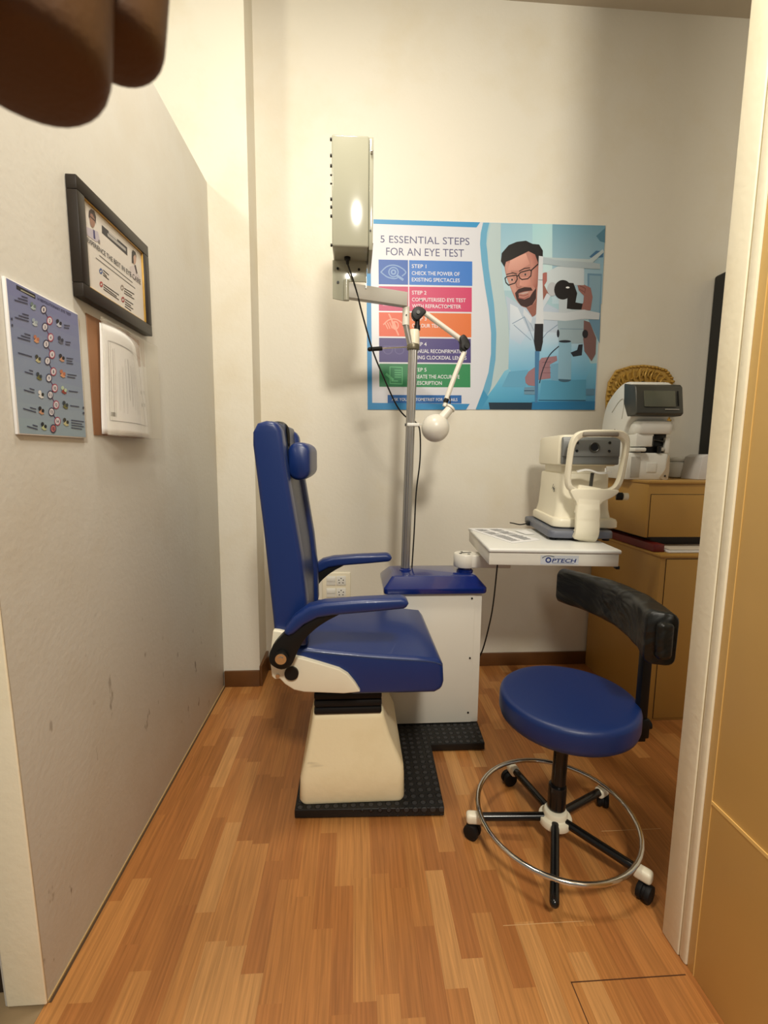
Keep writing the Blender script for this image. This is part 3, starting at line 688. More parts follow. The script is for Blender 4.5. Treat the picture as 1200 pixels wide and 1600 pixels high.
b = NB()
prof = []
q = NB(); bmesh.ops.create_cone(q, cap_ends=True, segments=20, radius1=0.0145, radius2=0.0145, depth=0.020)
merge(b, q, Matrix.Translation((0.147, 0.032, 0.185)) @ Matrix.Rotation(PI / 2, 4, 'Y')); obj('chin_knob', b, IVORY, ar)
b = NB()
for k in range(3):
    tube(b, [(-0.1035, 0.14 + 0.012 * k, 0.208 + 0.008 * k), (-0.1035, 0.156 + 0.012 * k, 0.190 + 0.006 * k)], 0.0009, 6, 0)
    tube(b, [(-0.1035, 0.14 + 0.009 * k, 0.192 + 0.008 * k * 0 + 0.006 * k), (-0.1035, 0.156 + 0.009 * k, 0.210)], 0.0009, 6, 0)
obj('maker_emblem', b, GREYD, bd)
b = NB(); box(b, -0.140, -0.124, 0.33, 0.36, 0.012, 0.034, 0.003); tube(b, [(-0.138, 0.345, 0.02), (-0.165, 0.36, 0.012), (-0.19, 0.40, 0.012), (-0.20, 0.43, 0.01)], 0.003, 8); obj('power_plug', b, BLACK, ar)

for o in ar.children:
    if o.name not in AR_PARTS0 and not o.name.startswith('power_plug'): o.location.x += AO

# ---- printed leaflet on the table
b = NB(); prism(b, [(0.540, 2.128), (0.705, 2.135), (0.772, 1.835), (0.628, 1.765)], 2, 0.8555, 0.857)
lf = obj('leaflet', b, PAPER); tag(lf, 'printed white leaflet lying on the instrument table beside the refractometer', 'paper')
pr = Print(lambda p: p); random.seed(2)
Gk = ink(110, 112, 118)
def leaf(u, v):
    a = Vector((0.548, 2.115)).lerp(Vector((0.700, 2.120)), u); c = Vector((0.632, 1.778)).lerp(Vector((0.764, 1.838)), u)
    p = a.lerp(c, v); return (p.x, p.y)
for r_ in range(24):
    v = 0.05 + r_ * 0.038
    if r_ in (5, 12): continue
    for s0, s1 in ((0.08, 0.44), (0.54, 0.92)):
        e = s1 - random.random() * 0.10
        p = [leaf(s0, v), leaf(e, v), leaf(e, v + 0.016), leaf(s0, v + 0.016)]
        pr.tri(p, [(0, 1, 2, 3)], Gk if r_ % 5 else ink(60, 64, 80), 0)
o = pr.build('printed_lines', lf); o.location = (0, 0, 0.8576)
b = NB(); prism(b, [(0.742, 2.06), (0.80, 2.07), (0.80, 1.97), (0.757, 1.96)], 2, 0.8572, 0.859); tag(obj('paper_slip', b, PAPER), 'small white paper slip on the leaflet at the refractometer base', 'paper')

# ================================================================== CABINETS (right rear)
def cabinet(name, label, x0, x1, y0, y1, z0, z1, doors, plinth=0.0):
    t = thing(name, label, 'cabinet', ((x0 + x1) / 2, y0, z0))
    def P(n, b, m, par=t):
        o = obj(n, b, m, par)
        if par is t: o.location = (-(x0 + x1) / 2, -y0, -z0)
        return o
    b = NB(); box(b, x0, x1, y0, y1, z0 + plinth, z1 - 0.012, 0.001)
    P('carcass', b, OAK)
    b = NB(); box(b, x0 - 0.004, x1, y0 - 0.006, y1, z1 - 0.0118, z1, 0.003); P('top_board', b, OAK)
    for (n, a, c, d, e) in doors:
        b = NB(); box(b, a, c, y0 - 0.004, y0 - 0.0005, d, e, 0.001); dd = P(n, b, OAK)
        b = NB(); box(b, a - 0.0025, c + 0.0025, y0 - 0.0008, y0 - 0.0002, d - 0.0025, e + 0.0025); P('shadow_gap', b, DARKW)
    return t, P
cabinet('storage_cabinet', 'tall honey wood floor cabinet behind the blue stool', 1.345, 2.22, 1.900, 2.472, 0.0, 0.775, [('door', 1.372, 2.19, 0.012, 0.755)])
cabinet('top_cabinet', 'honey wood drawer unit raised on top of the floor cabinet', 1.330, 2.20, 2.0, 2.486, 0.835, 1.094, [('drawer', 1.345, 2.17, 0.838, 1.032)])
b = NB(); box(b, 1.40, 2.19, 2.06, 2.47, 0.7755, 0.8345); tag(obj('plinth_board', b, DARKW), 'dark recessed board between the two honey wood cabinets', 'board')
b = NB(); box(b, 1.348, 1.398, 1.955, 2.40, 0.776, 0.812, 0.003); tag(obj('folder', b, RED), 'dark red folder on the lower cabinet at its left end', 'folder')
for k, (dx, m_) in enumerate(((0, PAPER), (0.012, mat('cream_paper', (214, 204, 188), 0.7)))):
    b = NB(); box(b, 1.405 + dx, 1.72 + dx, 1.935 + dx, 2.058, 0.776 + 0.009 * k, 0.784 + 0.009 * k, 0.002)
    tag(obj('paper_stack', b, m_), ['lower stack of white papers beside the red folder', 'upper stack of cream papers beside the red folder'][k], 'papers')

# ---- auto lens meter
lm = thing('lens_meter', 'white lens meter with dark tilted screen on the upper cabinet', 'medical device', (1.40, 2.14, 1.0945), math.radians(-3))
b = NB(); loft(b, [[(px + 0.0, py + 0.11, z) for px, py in rrect(w, d, 0.02, 4)] for w, d, z in ((0.196, 0.27, 0.0), (0.200, 0.275, 0.006), (0.196, 0.27, 0.118), (0.186, 0.26, 0.126))]); obj('base', b, WPLA, lm)
b = NB(); box(b, -0.088, -0.045, -0.0295, -0.0265, 0.010, 0.108, 0.002); obj('side_inset', b, GREYM, lm)
b = NB(); box(b, -0.012, 0.035, -0.0300, -0.0265, 0.035, 0.080, 0.010, 3); obj('paper_door', b, WPLA, lm)
b = NB(); prism(b, smooth_poly([(0.062, 0.004), (0.094, 0.004), (0.094, 0.112), (0.085, 0.10), (0.078, 0.05), (0.055, 0.015)], 3), 1, -0.0300, -0.0265); obj('corner_panel', b, mat('beige_plastic', (188, 172, 148), 0.4), lm)
b = NB(); cyl(b, (0.078, -0.030, 0.018), (0.078, -0.033, 0.018), 0.004, n=12); obj('power_button', b, BLACK, lm)
# rear column / curved side shell
b = NB()
prism(b, smooth_poly([(0.02, 0.10), (0.24, 0.10), (0.262, 0.20), (0.255, 0.30), (0.215, 0.385), (0.12, 0.445), (0.04, 0.462), (-0.02, 0.44), (-0.035, 0.37), (-0.02, 0.30), (0.02, 0.255), (0.04, 0.19)], 4), 0, -0.100, 0.085, 0.008, 3)
obj('rear_shell', b, WPLA, lm, sharp=50)
b = NB(); tube(b, [(-0.101, 0.16, 0.33), (-0.101, 0.10, 0.375), (-0.101, 0.06, 0.385), (-0.101, 0.05, 0.35), (-0.101, 0.06, 0.29)], 0.002, 6); obj('shell_groove', b, GREYM, lm)
b = NB(); cyl(b, (-0.1, 0.12, 0.24), (-0.1025, 0.12, 0.24), 0.004, n=10); obj('shell_screw', b, GREYD, lm)
b = NB(); loft(b, [[(px + 0.010, py + 0.02, z) for px, py in rrect(w, d, 0.028, 4)] for w, d, z in ((0.170, 0.12, 0.215), (0.175, 0.125, 0.22), (0.178, 0.13, 0.258), (0.165, 0.12, 0.272), (0.14, 0.10, 0.278))]); obj('optical_head', b, WPLA, lm)
b = NB(); box(b, -0.075, 0.010, -0.035, 0.09, 0.155, 0.218, 0.008); obj('nose_block', b, WPLA, lm)
b = NB(); box(b, -0.085, -0.03, -0.05, 0.05, 0.132, 0.150, 0.006); obj('lens_table', b, WPLA, lm)
b = NB(); box(b, -0.02, 0.086, -0.005, 0.10, 0.126, 0.216, 0.004); obj('work_gap', b, BLACK, lm)
b = NB(); cyl(b, (0.005, -0.03, 0.205), (0.005, -0.03, 0.160), 0.006, n=12); cyl(b, (0.045, -0.02, 0.126), (0.045, -0.02, 0.158), 0.012, n=16); cyl(b, (0.0, -0.02, 0.19), (0.07, -0.015, 0.18), 0.005, n=10); obj('lens_clamp', b, BLACKG, lm)
b = NB(); box(b, 0.072, 0.092, -0.025, 0.0, 0.126, 0.20, 0.003); obj('side_post', b, WPLA, lm)
b = NB(); box(b, 0.045, 0.066, -0.03, -0.012, 0.135, 0.152, 0.003); obj('switch', b, GREYM, lm)
scr = bpy.data.objects.new('screen_housing', None)
b = NB()
prism(b, [(-0.055, 0.296), (-0.070, 0.306), (-0.046, 0.428), (-0.032, 0.440), (0.06, 0.458), (0.05, 0.36), (0.01, 0.296)], 0, -0.103, 0.117, 0.006, 3)
scr = obj('screen_housing', b, GREYD, lm, sharp=50)
M = Matrix.Translation((0.008, -0.0595, 0.371)) @ Matrix.Rotation(math.radians(-12.6), 4, 'X')
b = NB(); q = NB(); box(q, -0.075, 0.070, -0.0025, 0.001, -0.036, 0.040, 0.001); merge(b, q, M); obj('screen', b, SCREEN, scr)
b = NB(); q = NB(); box(q, 0.02, 0.085, -0.0022, 0.0, -0.049, -0.046); merge(b, q, M); obj('name_strip', b, GREYM, scr)
b = NB(); q = NB(); box(q, 0.082, 0.086, -0.002, 0.002, -0.03, 0.04); merge(b, q, M); obj('screen_rib', b, BLACK, scr)

# ---- jar and box beside it
jr = thing('round_jar', 'round white lidded jar between the lens meter and white box', 'jar', (1.705, 2.315, 1.0942))
b = NB(); lathe(b, [(0.045, 0.0), (0.058, 0.006), (0.064, 0.03), (0.065, 0.055), (0.060, 0.078), (0.050, 0.086)]); obj('jar_body', b, WPLA, jr)
b = NB(); lathe(b, [(0.052, 0.0865), (0.056, 0.090), (0.056, 0.100), (0.050, 0.106), (0.012, 0.112)]); obj('jar_lid', b, WPLA, jr)
b = NB(); tube(b, [(0.054 * math.cos(a), 0.054 * math.sin(a), 0.0885) for a in [k * PI / 8 for k in range(16)]], 0.0022, 6, 2, True); obj('jar_band', b, GREYM, jr)
b = NB(); prism(b, [(1.662, 1.0945), (1.83, 1.0945), (1.83, 1.215), (1.70, 1.217), (1.675, 1.205)], 1, 2.13, 2.25, 0.003); tag(obj('white_box', b, mat('white_card', (206, 204, 202), 0.6)), 'plain white carton at the right end of the upper cabinet', 'box')
# ---- gold carved ornament on the wall
og = thing('carved_ornament', 'gold carved arch-shaped wall ornament behind the lens meter', 'wall ornament', (1.56, 2.485, 1.50))
b = NB()
arch_o = [(-0.185, -0.10), (-0.195, 0.02), (-0.188, 0.10), (-0.150, 0.165), (-0.07, 0.190), (0.0, 0.196), (0.07, 0.190), (0.130, 0.175), (0.172, 0.130), (0.178, 0.05), (0.172, -0.10)]
arch_i = [(0.125, -0.10), (0.125, 0.02), (0.08, 0.085), (0.0, 0.110), (-0.08, 0.08), (-0.125, 0.01), (-0.13, -0.10)]
prism(b, [(x, z) for x, z in arch_o + arch_i], 1, -0.018, 0.0, 0.003)
rnd = random.Random(5)
for k in range(34):   # scalloped crest and leaf scrolls
    t = k / 33; P_ = [Vector((x, 0, z)) for x, z in arch_o]; f = t * (len(P_) - 1); i = min(int(f), len(P_) - 2); p = P_[i].lerp(P_[i + 1], f - i)
    sphere(b, (p.x * 0.965, -0.020, p.z * 0.965 - 0.002), 0.0075 + 0.0035 * rnd.random(), (1.2, 0.8, 0.8), 10)
for k in range(20):
    t = k / 19; a = PI * (1.05 - 1.1 * t); cx, cz = 0.155 * math.cos(a), 0.02 + 0.125 * math.sin(a)
    P_ = []
    for j in range(9):
        th = j * 0.62; r = 0.024 * (1 - j / 11); P_.append((cx + r * math.cos(a + th), -0.021 - 0.002 * (j % 2), cz + r * math.sin(a + th)))
    tube(b, P_, 0.0042, 6, 3)
for k in range(14):
    a = PI * (0.04 + 0.92 * k / 13)
    tube(b, [(0.128 * math.cos(a), -0.02, 0.01 + 0.095 * math.sin(a)), (0.150 * math.cos(a + 0.08), -0.028, 0.015 + 0.125 * math.sin(a + 0.08)), (0.178 * math.cos(a), -0.02, 0.02 + 0.158 * math.sin(a))], 0.005, 6, 3)
obj('carving', b, GOLD, og)
b = NB(); prism(b, arch_i + [(-0.13, -0.15), (0.125, -0.15)], 1, -0.010, 0.0); obj('dark_centre', b, BLACK, og)
# ---- tall black panel
b = NB(); box(b, 1.925, 2.06, 2.26, 2.487, 1.0945, 2.165, 0.012, 3); tag(obj('black_panel', b, mat('matt_black', (20, 20, 18), 0.6)), 'tall black narrow panel standing on the upper cabinet next to the door post', 'panel')
# ---- wall sockets
so = thing('wall_socket', 'white wall plate with two sockets and switches behind the chair', 'socket', (-0.095, 2.49, 0.477))
b = NB(); box(b, -0.078, 0.078, -0.012, -0.0005, -0.080, 0.080, 0.005, 3); obj('plate', b, IVORY, so)
for z in (0.034, -0.034):
    b = NB(); box(b, 0.000, 0.052, -0.0155, -0.0122, z - 0.026, z + 0.026, 0.002); sk = obj('socket_face', b, WPLA, so)
    b = NB()
    for x, dz in ((0.026, 0.013), (0.014, 0.003), (0.038, 0.003), (0.016, -0.012), (0.036, -0.012)): cyl(b, (x, -0.0156, z + dz), (x, -0.0162, z + dz), 0.0032, n=10)
    obj('socket_holes', b, BLACK, sk)
    b = NB(); box(b, -0.054, -0.004, -0.0155, -0.0122, z - 0.026, z + 0.026, 0.002); sk = obj('switch', b, WPLA, so)
    b = NB(); box(b, -0.052, -0.006, -0.0185, -0.0156, z - 0.004, z + 0.020, 0.002); obj('rocker', b, WPLA, sk)

# ================================================================== STOOL
sx_, sy_ = 0.629, 1.273
sl = thing('rolling_stool', 'blue round rolling stool with black wraparound backrest and chrome foot ring', 'stool', (sx_, sy_, 0.0))
def kp(name, b, m, par=sl, sharp=38): return obj(name, b, m, par, sharp=sharp)
b = NB()
lathe(b, [(0.0, 0.398), (0.170, 0.398), (0.190, 0.402), (0.199, 0.410), (0.2035, 0.425), (0.2035, 0.464), (0.2005, 0.474), (0.194, 0.4795), (0.186, 0.481), (0.16, 0.4815), (0.0, 0.484)][1:-1], n=64)
for v in b.verts: v.co.x += 0.030; v.co.y += 0.027; v.co.z += -0.006
st_seat = kp('seat', b, BLUES, sharp=60)
b = NB(); tube(b, [(0.030 + 0.2005 * math.cos(2 * PI * k / 40), 0.027 + 0.2005 * math.sin(2 * PI * k / 40), 0.462) for k in range(40)], 0.0018, 6, 1, True); obj('seat_piping', b, BLUES, st_seat)
b = NB(); cyl(b, (0.02, 0.015, 0.392), (0.02, 0.015, 0.375), 0.06, n=32); kp('seat_mount', b, BLACK)
b = NB(); cyl(b, (0.006, 0.006, 0.15), (0.014, 0.012, 0.385), 0.0215, n=32); kp('gas_column', b, BLACKG)
b = NB(); lathe(b, [(0.027, 0.115), (0.027, 0.185), (0.0255, 0.189), (0.022, 0.190)], (0.004, 0.004, 0)); kp('column_sleeve', b, BLACKG)
b = NB(); lathe(b, [(0.040, 0.062), (0.048, 0.066), (0.0495, 0.070), (0.0495, 0.086), (0.048, 0.089), (0.0385, 0.0895), (0.036, 0.092), (0.035, 0.106), (0.033, 0.109), (0.028, 0.110)]); h = kp('hub', b, IVORY); h['label'] = 'cream hub collar'
b = NB()
tl_ = [(0.235 * math.cos(2 * PI * k / 48) - 0.004, 0.240 * math.sin(2 * PI * k / 48) - 0.006, 0.104 + 0.004 * math.sin(2 * PI * k / 48)) for k in range(48)]
tube(b, tl_, 0.0075, 14, 1, True); kp('foot_ring', b, CHROME)
for k, a in enumerate((29, 101, 173, 246, 311)):
    a = math.radians(a); d = Vector((math.cos(a), math.sin(a), 0)); R0 = d * 0.030; R1 = d * (0.250 if k != 3 else 0.270)
    b = NB(); cyl(b, R0 + Vector((0, 0, 0.083)), R1 + Vector((0, 0, 0.068 if k != 3 else 0.055)), 0.0125, n=20)
    if k == 3: sphere(b, R1 + Vector((0, 0, 0.055)), 0.0125, n=16)
    lg = kp('leg', b, BLACKG)
    if k == 3: continue
    b = NB(); q = NB(); box(q, 0.226, 0.275, -0.0155, 0.0155, 0.049, 0.083, 0.010, 3); merge(b, q, Matrix.Rotation(a, 4, 'Z')); cc = obj('end_cap', b, IVORY, lg); cc['label'] = 'cream leg end cap'
    s = Vector((-d.y, d.x, 0)); fw = Matrix.Rotation(0.6 + k, 3, 'Z') @ d; sd = Vector((-fw.y, fw.x, 0)); cc_ = d * 0.262 + Vector((0, 0, 0.0245)) + fw * 0.008
    b = NB(); cyl(b, d * 0.262 + Vector((0, 0, 0.055)), d * 0.262 + Vector((0, 0, 0.03)), 0.006, n=12)
    for q_ in (-1, 1):
        M = Matrix.Translation(cc_ + sd * 0.0105 * q_) @ sd.to_track_quat('Z', 'Y').to_matrix().to_4x4()
        lathe(b, [(0.018, -0.008), (0.0235, -0.006), (0.0245, 0.0), (0.0235, 0.006), (0.018, 0.008)], M=M, n=24)
    cyl(b, cc_ - sd * 0.014, cc_ + sd * 0.014, 0.020, n=20)
    obj('caster', b, BLACKR, lg)
# backrest bar, post and padded arc
b = NB(); box(b, 0.0, 0.235, -0.035, -0.005, 0.368, 0.378, 0.002); kp('bar', b, BLACK)
b = NB(); box(b, 0.208, 0.236, -0.055, -0.030, 0.362, 0.715, 0.004); post = kp('back_post', b, BLACK)
b = NB(); cyl(b, (0.236, -0.043, 0.41), (0.252, -0.043, 0.41), 0.013, n=16); box(b, 0.204, 0.242, -0.06, -0.026, 0.375, 0.435, 0.004); kp('post_clamp', b, BLACK)
b = NB()
arc = [(0.122, 0.312), (0.155, 0.250), (0.185, 0.185), (0.205, 0.110), (0.208, 0.030), (0.198, -0.050), (0.182, -0.120), (0.157, -0.188)]
q = NB(); Q = catmull([(x, y, 0) for x, y in arc], 9); rr_ = random.Random(3); rings = []
for i, p in enumerate(Q):
    t = (Q[min(i + 1, len(Q) - 1)] - Q[max(i - 1, 0)]).normalized(); s = Vector((t.y, -t.x, 0)); f = i / (len(Q) - 1)
    hgt = 0.060 + 0.010 * f; th = 0.026 + 0.012 * f; e = 0.93 if i in (0, len(Q) - 1) else 1.0
    wob = 0.0010 * math.sin(i * 0.61 + 1)
    ring = []
    for (a_, c_) in rrect(2 * th, 2 * hgt, 0.022, 4):
        g = 1 + 0.035 * math.sin(i * 0.37 + a_ * 60 + c_ * 45) * (1 if c_ > -0.03 else 0.3)
        ring.append(q.verts.new((p.x - s.x * (a_ * e * g + wob), p.y - s.y * (a_ * e * g + wob), 0.737 + c_ * e * (1 + 0.012 * math.sin(i * 0.33)))))
    rings.append(ring)
for i in range(len(rings) - 1):
    n_ = len(rings[0])
    for k in range(n_): q.faces.new((rings[i][k], rings[i][(k + 1) % n_], rings[i + 1][(k + 1) % n_], rings[i + 1][k]))
q.faces.new(rings[0][::-1]); q.faces.new(rings[-1])
merge(b, q); kp('back_pad', b, BLACKV, sharp=55)
b = NB(); box(b, 0.137, 0.177, -0.215, -0.186, 0.690, 0.787, 0.012, 3); kp('pad_end_flap', b, BLACKV, sharp=50)

# ================================================================== LARGE EYE TEST POSTER
W_, H_ = 1.243, 0.940
po = thing('eye_test_poster', 'large poster of five eye test steps with a bearded optometrist on the back wall', 'poster', (0.072, 2.4895, 1.437))
po.rotation_euler = (0, -math.radians(0.85), 0)
hp = homog([(574, 343.0), (945, 353), (932, 640), (574.5, 640)], [(0, H_), (W_, H_), (W_, 0), (0, 0)])
b = NB(); box(b, 0, W_, -0.003, 0.0, 0, H_); obj('board', b, mat('poster_white', (206, 208, 216), 0.35), po)
def K1(P): return [(570 + 0.2 * x, 330 + 0.2 * y) for x, y in P]
def K3(P): return [(740 + 0.20619 * x, 330 + 0.20619 * y) for x, y in P]
def mount(pr, name, par=po, y=-0.0033):
    o = pr.build(name, par); o.rotation_euler = (PI / 2, 0, 0); o.location = (0, y, 0); return o
WH = ink(232, 234, 240)
# borders
pr = Print(hp); BL = ink(44, 148, 206); CL = ink(44, 140, 200)
pr.poly([(574, 343.0), (K1([(908, 90)])[0]), (K1([(880, 130)])[0]), (578, 350)], BL, 0)
pr.poly([(574, 343), (581, 345), (581.8, 632), (574.6, 640)], CL, 0.0002)
pr.poly(K1([(22, 1552), (30, 1498), (825, 1506), (795, 1552)]), CL, 0.0003)
mount(pr, 'blue_border')
# heading
pr = Print(lambda p: hp(K1([p])[0])); NV = ink(74, 74, 120)
pr.text('5 ESSENTIAL STEPS', (132, 188), (825, 208), (132, 246), NV, 0)
pr.text('FOR AN EYE TEST', (176, 282), (782, 296), (176, 344), NV, 0)
mount(pr, 'heading_text')
# five step panels; columns: icon square then text block
rows = [((378, 393), (570, 583), (38, 92, 178), (40, 116, 206), ['STEP 1', 'CHECK THE POWER OF', 'EXISTING SPECTACLES']),
        ((585, 596), (777, 786), (196, 66, 110), (206, 50, 104), ['STEP 2', 'COMPUTERISED EYE TEST', 'WITH REFRACTOMETER']),
        ((788, 798), (976, 984), (222, 92, 58), (224, 112, 44), ['STEP 3', 'COLOUR TEST']),
        ((988, 996), (1178, 1184), (66, 56, 122), (64, 52, 124), ['STEP 4', 'MANUAL RECONFIRMATION', 'USING CLOCKDIAL LENSES']),
        ((1190, 1194), (1372, 1376), (30, 124, 76), (30, 136, 80), ['STEP 5', 'CREATE THE ACCURATE', 'PRESCRIPTION'])]
ends = [(488, 748, 748), (488, 795, 758), (488, 600), (488, 800, 800), (486, 745, 606)]
for i, ((t0, t1), (b0, b1), c1, c2, lines) in enumerate(rows):
    pr = Print(lambda p: hp(K1([p])[0]))
    xl, xm, xn, xr = 116, 346, 354, 846 - 4 * i
    def yt(x): return t0 + (t1 - t0) * (x - 116) / 730
    def yb(x): return b0 + (b1 - b0) * (x - 116) / 730
    pr.poly([(xl, yt(xl)), (xm, yt(xm)), (xm, yb(xm)), (xl, yb(xl))], ink(*c1), 0)
    pr.poly([(xn, yt(xn)), (xr, yt(xr)), (xr, yb(xr)), (xn, yb(xn))], ink(*c2), 0)
    hh = 30
    for j, s in enumerate(lines):
        y = yt(375) + [30, 84, 134][j]; dy = (t1 - t0) / 730 * (ends[i][j] - 375)
        pr.text(s, (375, y), (ends[i][j], y + dy), (375, y + hh), WH, 0.0003, 0.008)
    cy = (yt(230) + yb(230)) / 2; ik = ink(*[min(255, int(v * 0.6 + 105)) for v in c1])
    if i == 0:
        pr.line([(134, cy), (180, cy - 42), (232, cy - 54), (285, cy - 38), (328, cy), (300, cy + 30)], 0.006, ik, 0.0003, 5)
        pr.line([(134, cy), (180, cy + 36), (232, cy + 50), (262, cy + 46)], 0.006, ik, 0.0003, 5)
        pr.ring((232, cy), 36, 36, 0.006, ik, 0.0003); pr.ring((232, cy), 16, 16, 0.008, ik, 0.0003, 14); pr.line([(258, cy + 26), (304, cy + 58)], 0.012, ik, 0.0004)
    if i == 1:
        pr.ring((232, cy), 40, 40, 0.006, ik, 0.0003); pr.line([(150, cy + 50), (310, cy + 50)], 0.007, ik, 0.0003)
    if i == 2:
        pr.line([(152, cy), (195, cy - 36), (250, cy - 40), (300, cy - 10)], 0.006, ik, 0.0003, 5)
        for k in range(5): pr.line([(165 + 17 * k, cy - 8 - 4 * k), (185 + 17 * k, cy + 34 - 2 * k)], 0.005, ik, 0.0003)
        pr.line([(195, cy - 80), (268, cy + 82)], 0.008, ik, 0.0004)
        pr.ring((245, cy + 8), 22, 30, 0.006, ik, 0.0003)
    if i == 3:
        dk = ink(92, 86, 140)
        pr.ring((185, cy), 34, 30, 0.005, dk, 0.0003); pr.ring((275, cy), 34, 30, 0.005, dk, 0.0003); pr.line([(150, cy - 30), (310, cy - 30)], 0.005, dk, 0.0003)
    if i == 4:
        ik = ink(90, 176, 120)
        pr.line([(200, cy - 66), (296, cy - 62), (296, cy + 68), (200, cy + 64)], 0.005, ik, 0.0003, closed=True)
        for k in range(4): pr.line([(238, cy - 40 + 18 * k), (285, cy - 39 + 18 * k)], 0.005, ik, 0.0003)
        pr.line([(172, cy - 8), (222, cy + 34)], 0.012, ik, 0.0004); pr.line([(212, cy + 44), (260, cy + 45)], 0.005, ik, 0.0003)
    o = mount(pr, 'step_panel'); o['label'] = ['blue', 'pink', 'orange', 'purple', 'green'][i] + ' printed step panel'
pr = Print(lambda p: hp(K1([p])[0]))
pr.poly([(180, 1436), (760, 1438), (760, 1502), (180, 1500)], ink(24, 100, 176), 0.0004)
pr.text('ASK YOUR OPTOMETRIST FOR DETAILS', (212, 1458), (728, 1460), (212, 1482), WH, 0.0007, 0.008)
mount(pr, 'footer_strip')
# photograph half
pr = Print(lambda p: hp(K3([p])[0])); Pl = pr.poly
curve = [(78, 90), (60, 170), (55, 250), (65, 370), (90, 560), (120, 740), (138, 920), (137, 1080), (118, 1220), (75, 1360), (20, 1503)]
Pl(curve + [(925, 1506), (940, 1160), (1000, 112)], ink(170, 205, 216), 0.0)
pr.grad([(210, 95), (600, 102), (600, 600), (210, 600)], [(138, 182, 204), (158, 198, 212), (196, 212, 216), (176, 204, 214)], 0.0001)
pr.grad([(600, 102), (1000, 112), (975, 700), (600, 700)], [(116, 162, 182), (110, 156, 178), (158, 190, 208), (176, 200, 212)], 0.0002)
pr.grad([(450, 100), (600, 102), (600, 620), (450, 620)], [(160, 206, 214), (172, 212, 218), (196, 212, 214), (190, 210, 214)], 0.0003)
Pl([(930, 190), (998, 130), (996, 240), (960, 230)], ink(86, 136, 160), 0.0004)
Pl([(880, 345), (930, 300), (985, 305), (983, 350), (900, 358)], ink(70, 116, 156), 0.0004)
Pl([(866, 470), (975, 475), (960, 1000), (866, 800)], ink(110, 152, 180), 0.0004); Pl([(880, 485), (968, 490), (955, 800), (880, 780)], ink(140, 176, 196), 0.00045)
band = [(x + 62 + (0 if y < 300 else 6), y) for x, y in curve]
Pl(curve + [(curve[-1][0] + 30, 1505)] + [(p[0] - 15, p[1]) for p in band[:-1]][::-1], ink(104, 172, 208), 0.0004)
Pl([(135, 95), (105, 250), (120, 430), (160, 700), (178, 920), (172, 1120), (140, 1320), (110, 1420), (200, 1420), (265, 1230), (280, 1040), (262, 760), (230, 560), (210, 330), (212, 96)], ink(188, 208, 212), 0.0005)
Pl([(118, 1410), (60, 1503), (20, 1503), (80, 1350)], ink(60, 150, 196), 0.0006)
pr.grad([(170, 1320), (240, 1210), (300, 1180), (940, 1150), (925, 1506), (60, 1503), (110, 1400)], [(96, 172, 208), (120, 186, 214), (130, 190, 214), (120, 182, 210), (44, 124, 172), (60, 140, 184), (84, 164, 200)], 0.0005)
# coat
Pl([(250, 640), (330, 690), (400, 730), (480, 800), (560, 700), (650, 745), (840, 800), (860, 1000), (840, 1150), (640, 1180), (500, 1260), (280, 1210), (270, 1060), (282, 960)], ink(188, 204, 222), 0.0007)
pr.grad([(278, 900), (860, 930), (860, 1060), (272, 1060)], [(188, 204, 222), (186, 204, 220), (140, 188, 216), (150, 194, 220)], 0.00075)
pr.grad([(272, 1060), (860, 1060), (900, 1180), (850, 1290), (560, 1260), (420, 1230), (290, 1215), (270, 1190)], [(150, 194, 220), (140, 188, 216), (116, 180, 212), (92, 166, 204), (96, 168, 206), (104, 172, 208), (110, 176, 210), (120, 180, 212)], 0.0008)
pr.grad([(282, 700), (340, 730), (420, 900), (360, 1010), (282, 960)], [(206, 214, 224), (210, 218, 228), (196, 208, 224), (172, 196, 220), (180, 200, 218)], 0.00085)
Pl([(275, 1215), (420, 1200), (400, 1330), (220, 1330)], ink(104, 172, 208), 0.0009)
pr.line([(300, 850), (390, 800), (470, 1000)], 0.004, ink(140, 162, 190), 0.0009); pr.line([(640, 860), (560, 920), (500, 1000)], 0.004, ink(130, 150, 180), 0.0009); pr.line([(310, 860), (440, 975)], 0.003, ink(120, 146, 178), 0.0009)
pr.line([(400, 770), (460, 900)], 0.003, ink(140, 160, 186), 0.0009)
# neck and head
Pl([(385, 700), (450, 800), (500, 770), (580, 640), (540, 560), (400, 640)], ink(150, 96, 84), 0.0010)
Pl([(385, 735), (450, 806), (440, 850), (380, 780)], ink(214, 222, 232), 0.0011)
Pl([(560, 620), (590, 640), (500, 790), (460, 812)], ink(206, 216, 228), 0.0011)
Pl([(238, 380), (250, 480), (285, 580), (320, 660), (365, 715), (410, 728), (455, 705), (490, 640), (510, 520), (515, 380), (470, 300), (380, 285), (280, 330)], ink(190, 134, 120), 0.0012, 3)
Pl([(245, 400), (265, 520), (300, 600), (330, 640), (320, 540), (290, 470), (280, 400)], ink(206, 152, 138), 0.0013, 3)
pr.grad([(430, 320), (470, 330), (505, 420), (500, 540), (478, 590), (450, 560), (452, 470), (440, 400)], [(184, 126, 112), (164, 104, 92), (142, 88, 78), (140, 84, 74), (138, 82, 72), (176, 118, 104), (186, 130, 116), (188, 132, 118)], 0.00135)
pr.grad([(285, 365), (400, 320), (430, 400), (350, 450), (262, 450)], [(212, 160, 146), (214, 160, 144), (194, 138, 124), (198, 144, 130), (200, 146, 132)], 0.00133)
pr.grad([(360, 500), (430, 500), (440, 560), (390, 570), (352, 560)], [(200, 144, 130), (196, 138, 124), (186, 126, 112), (200, 140, 124), (208, 150, 134)], 0.00134)
Pl([(520, 480), (560, 465), (568, 505), (540, 560), (515, 560)], ink(172, 104, 96), 0.0012, 3)
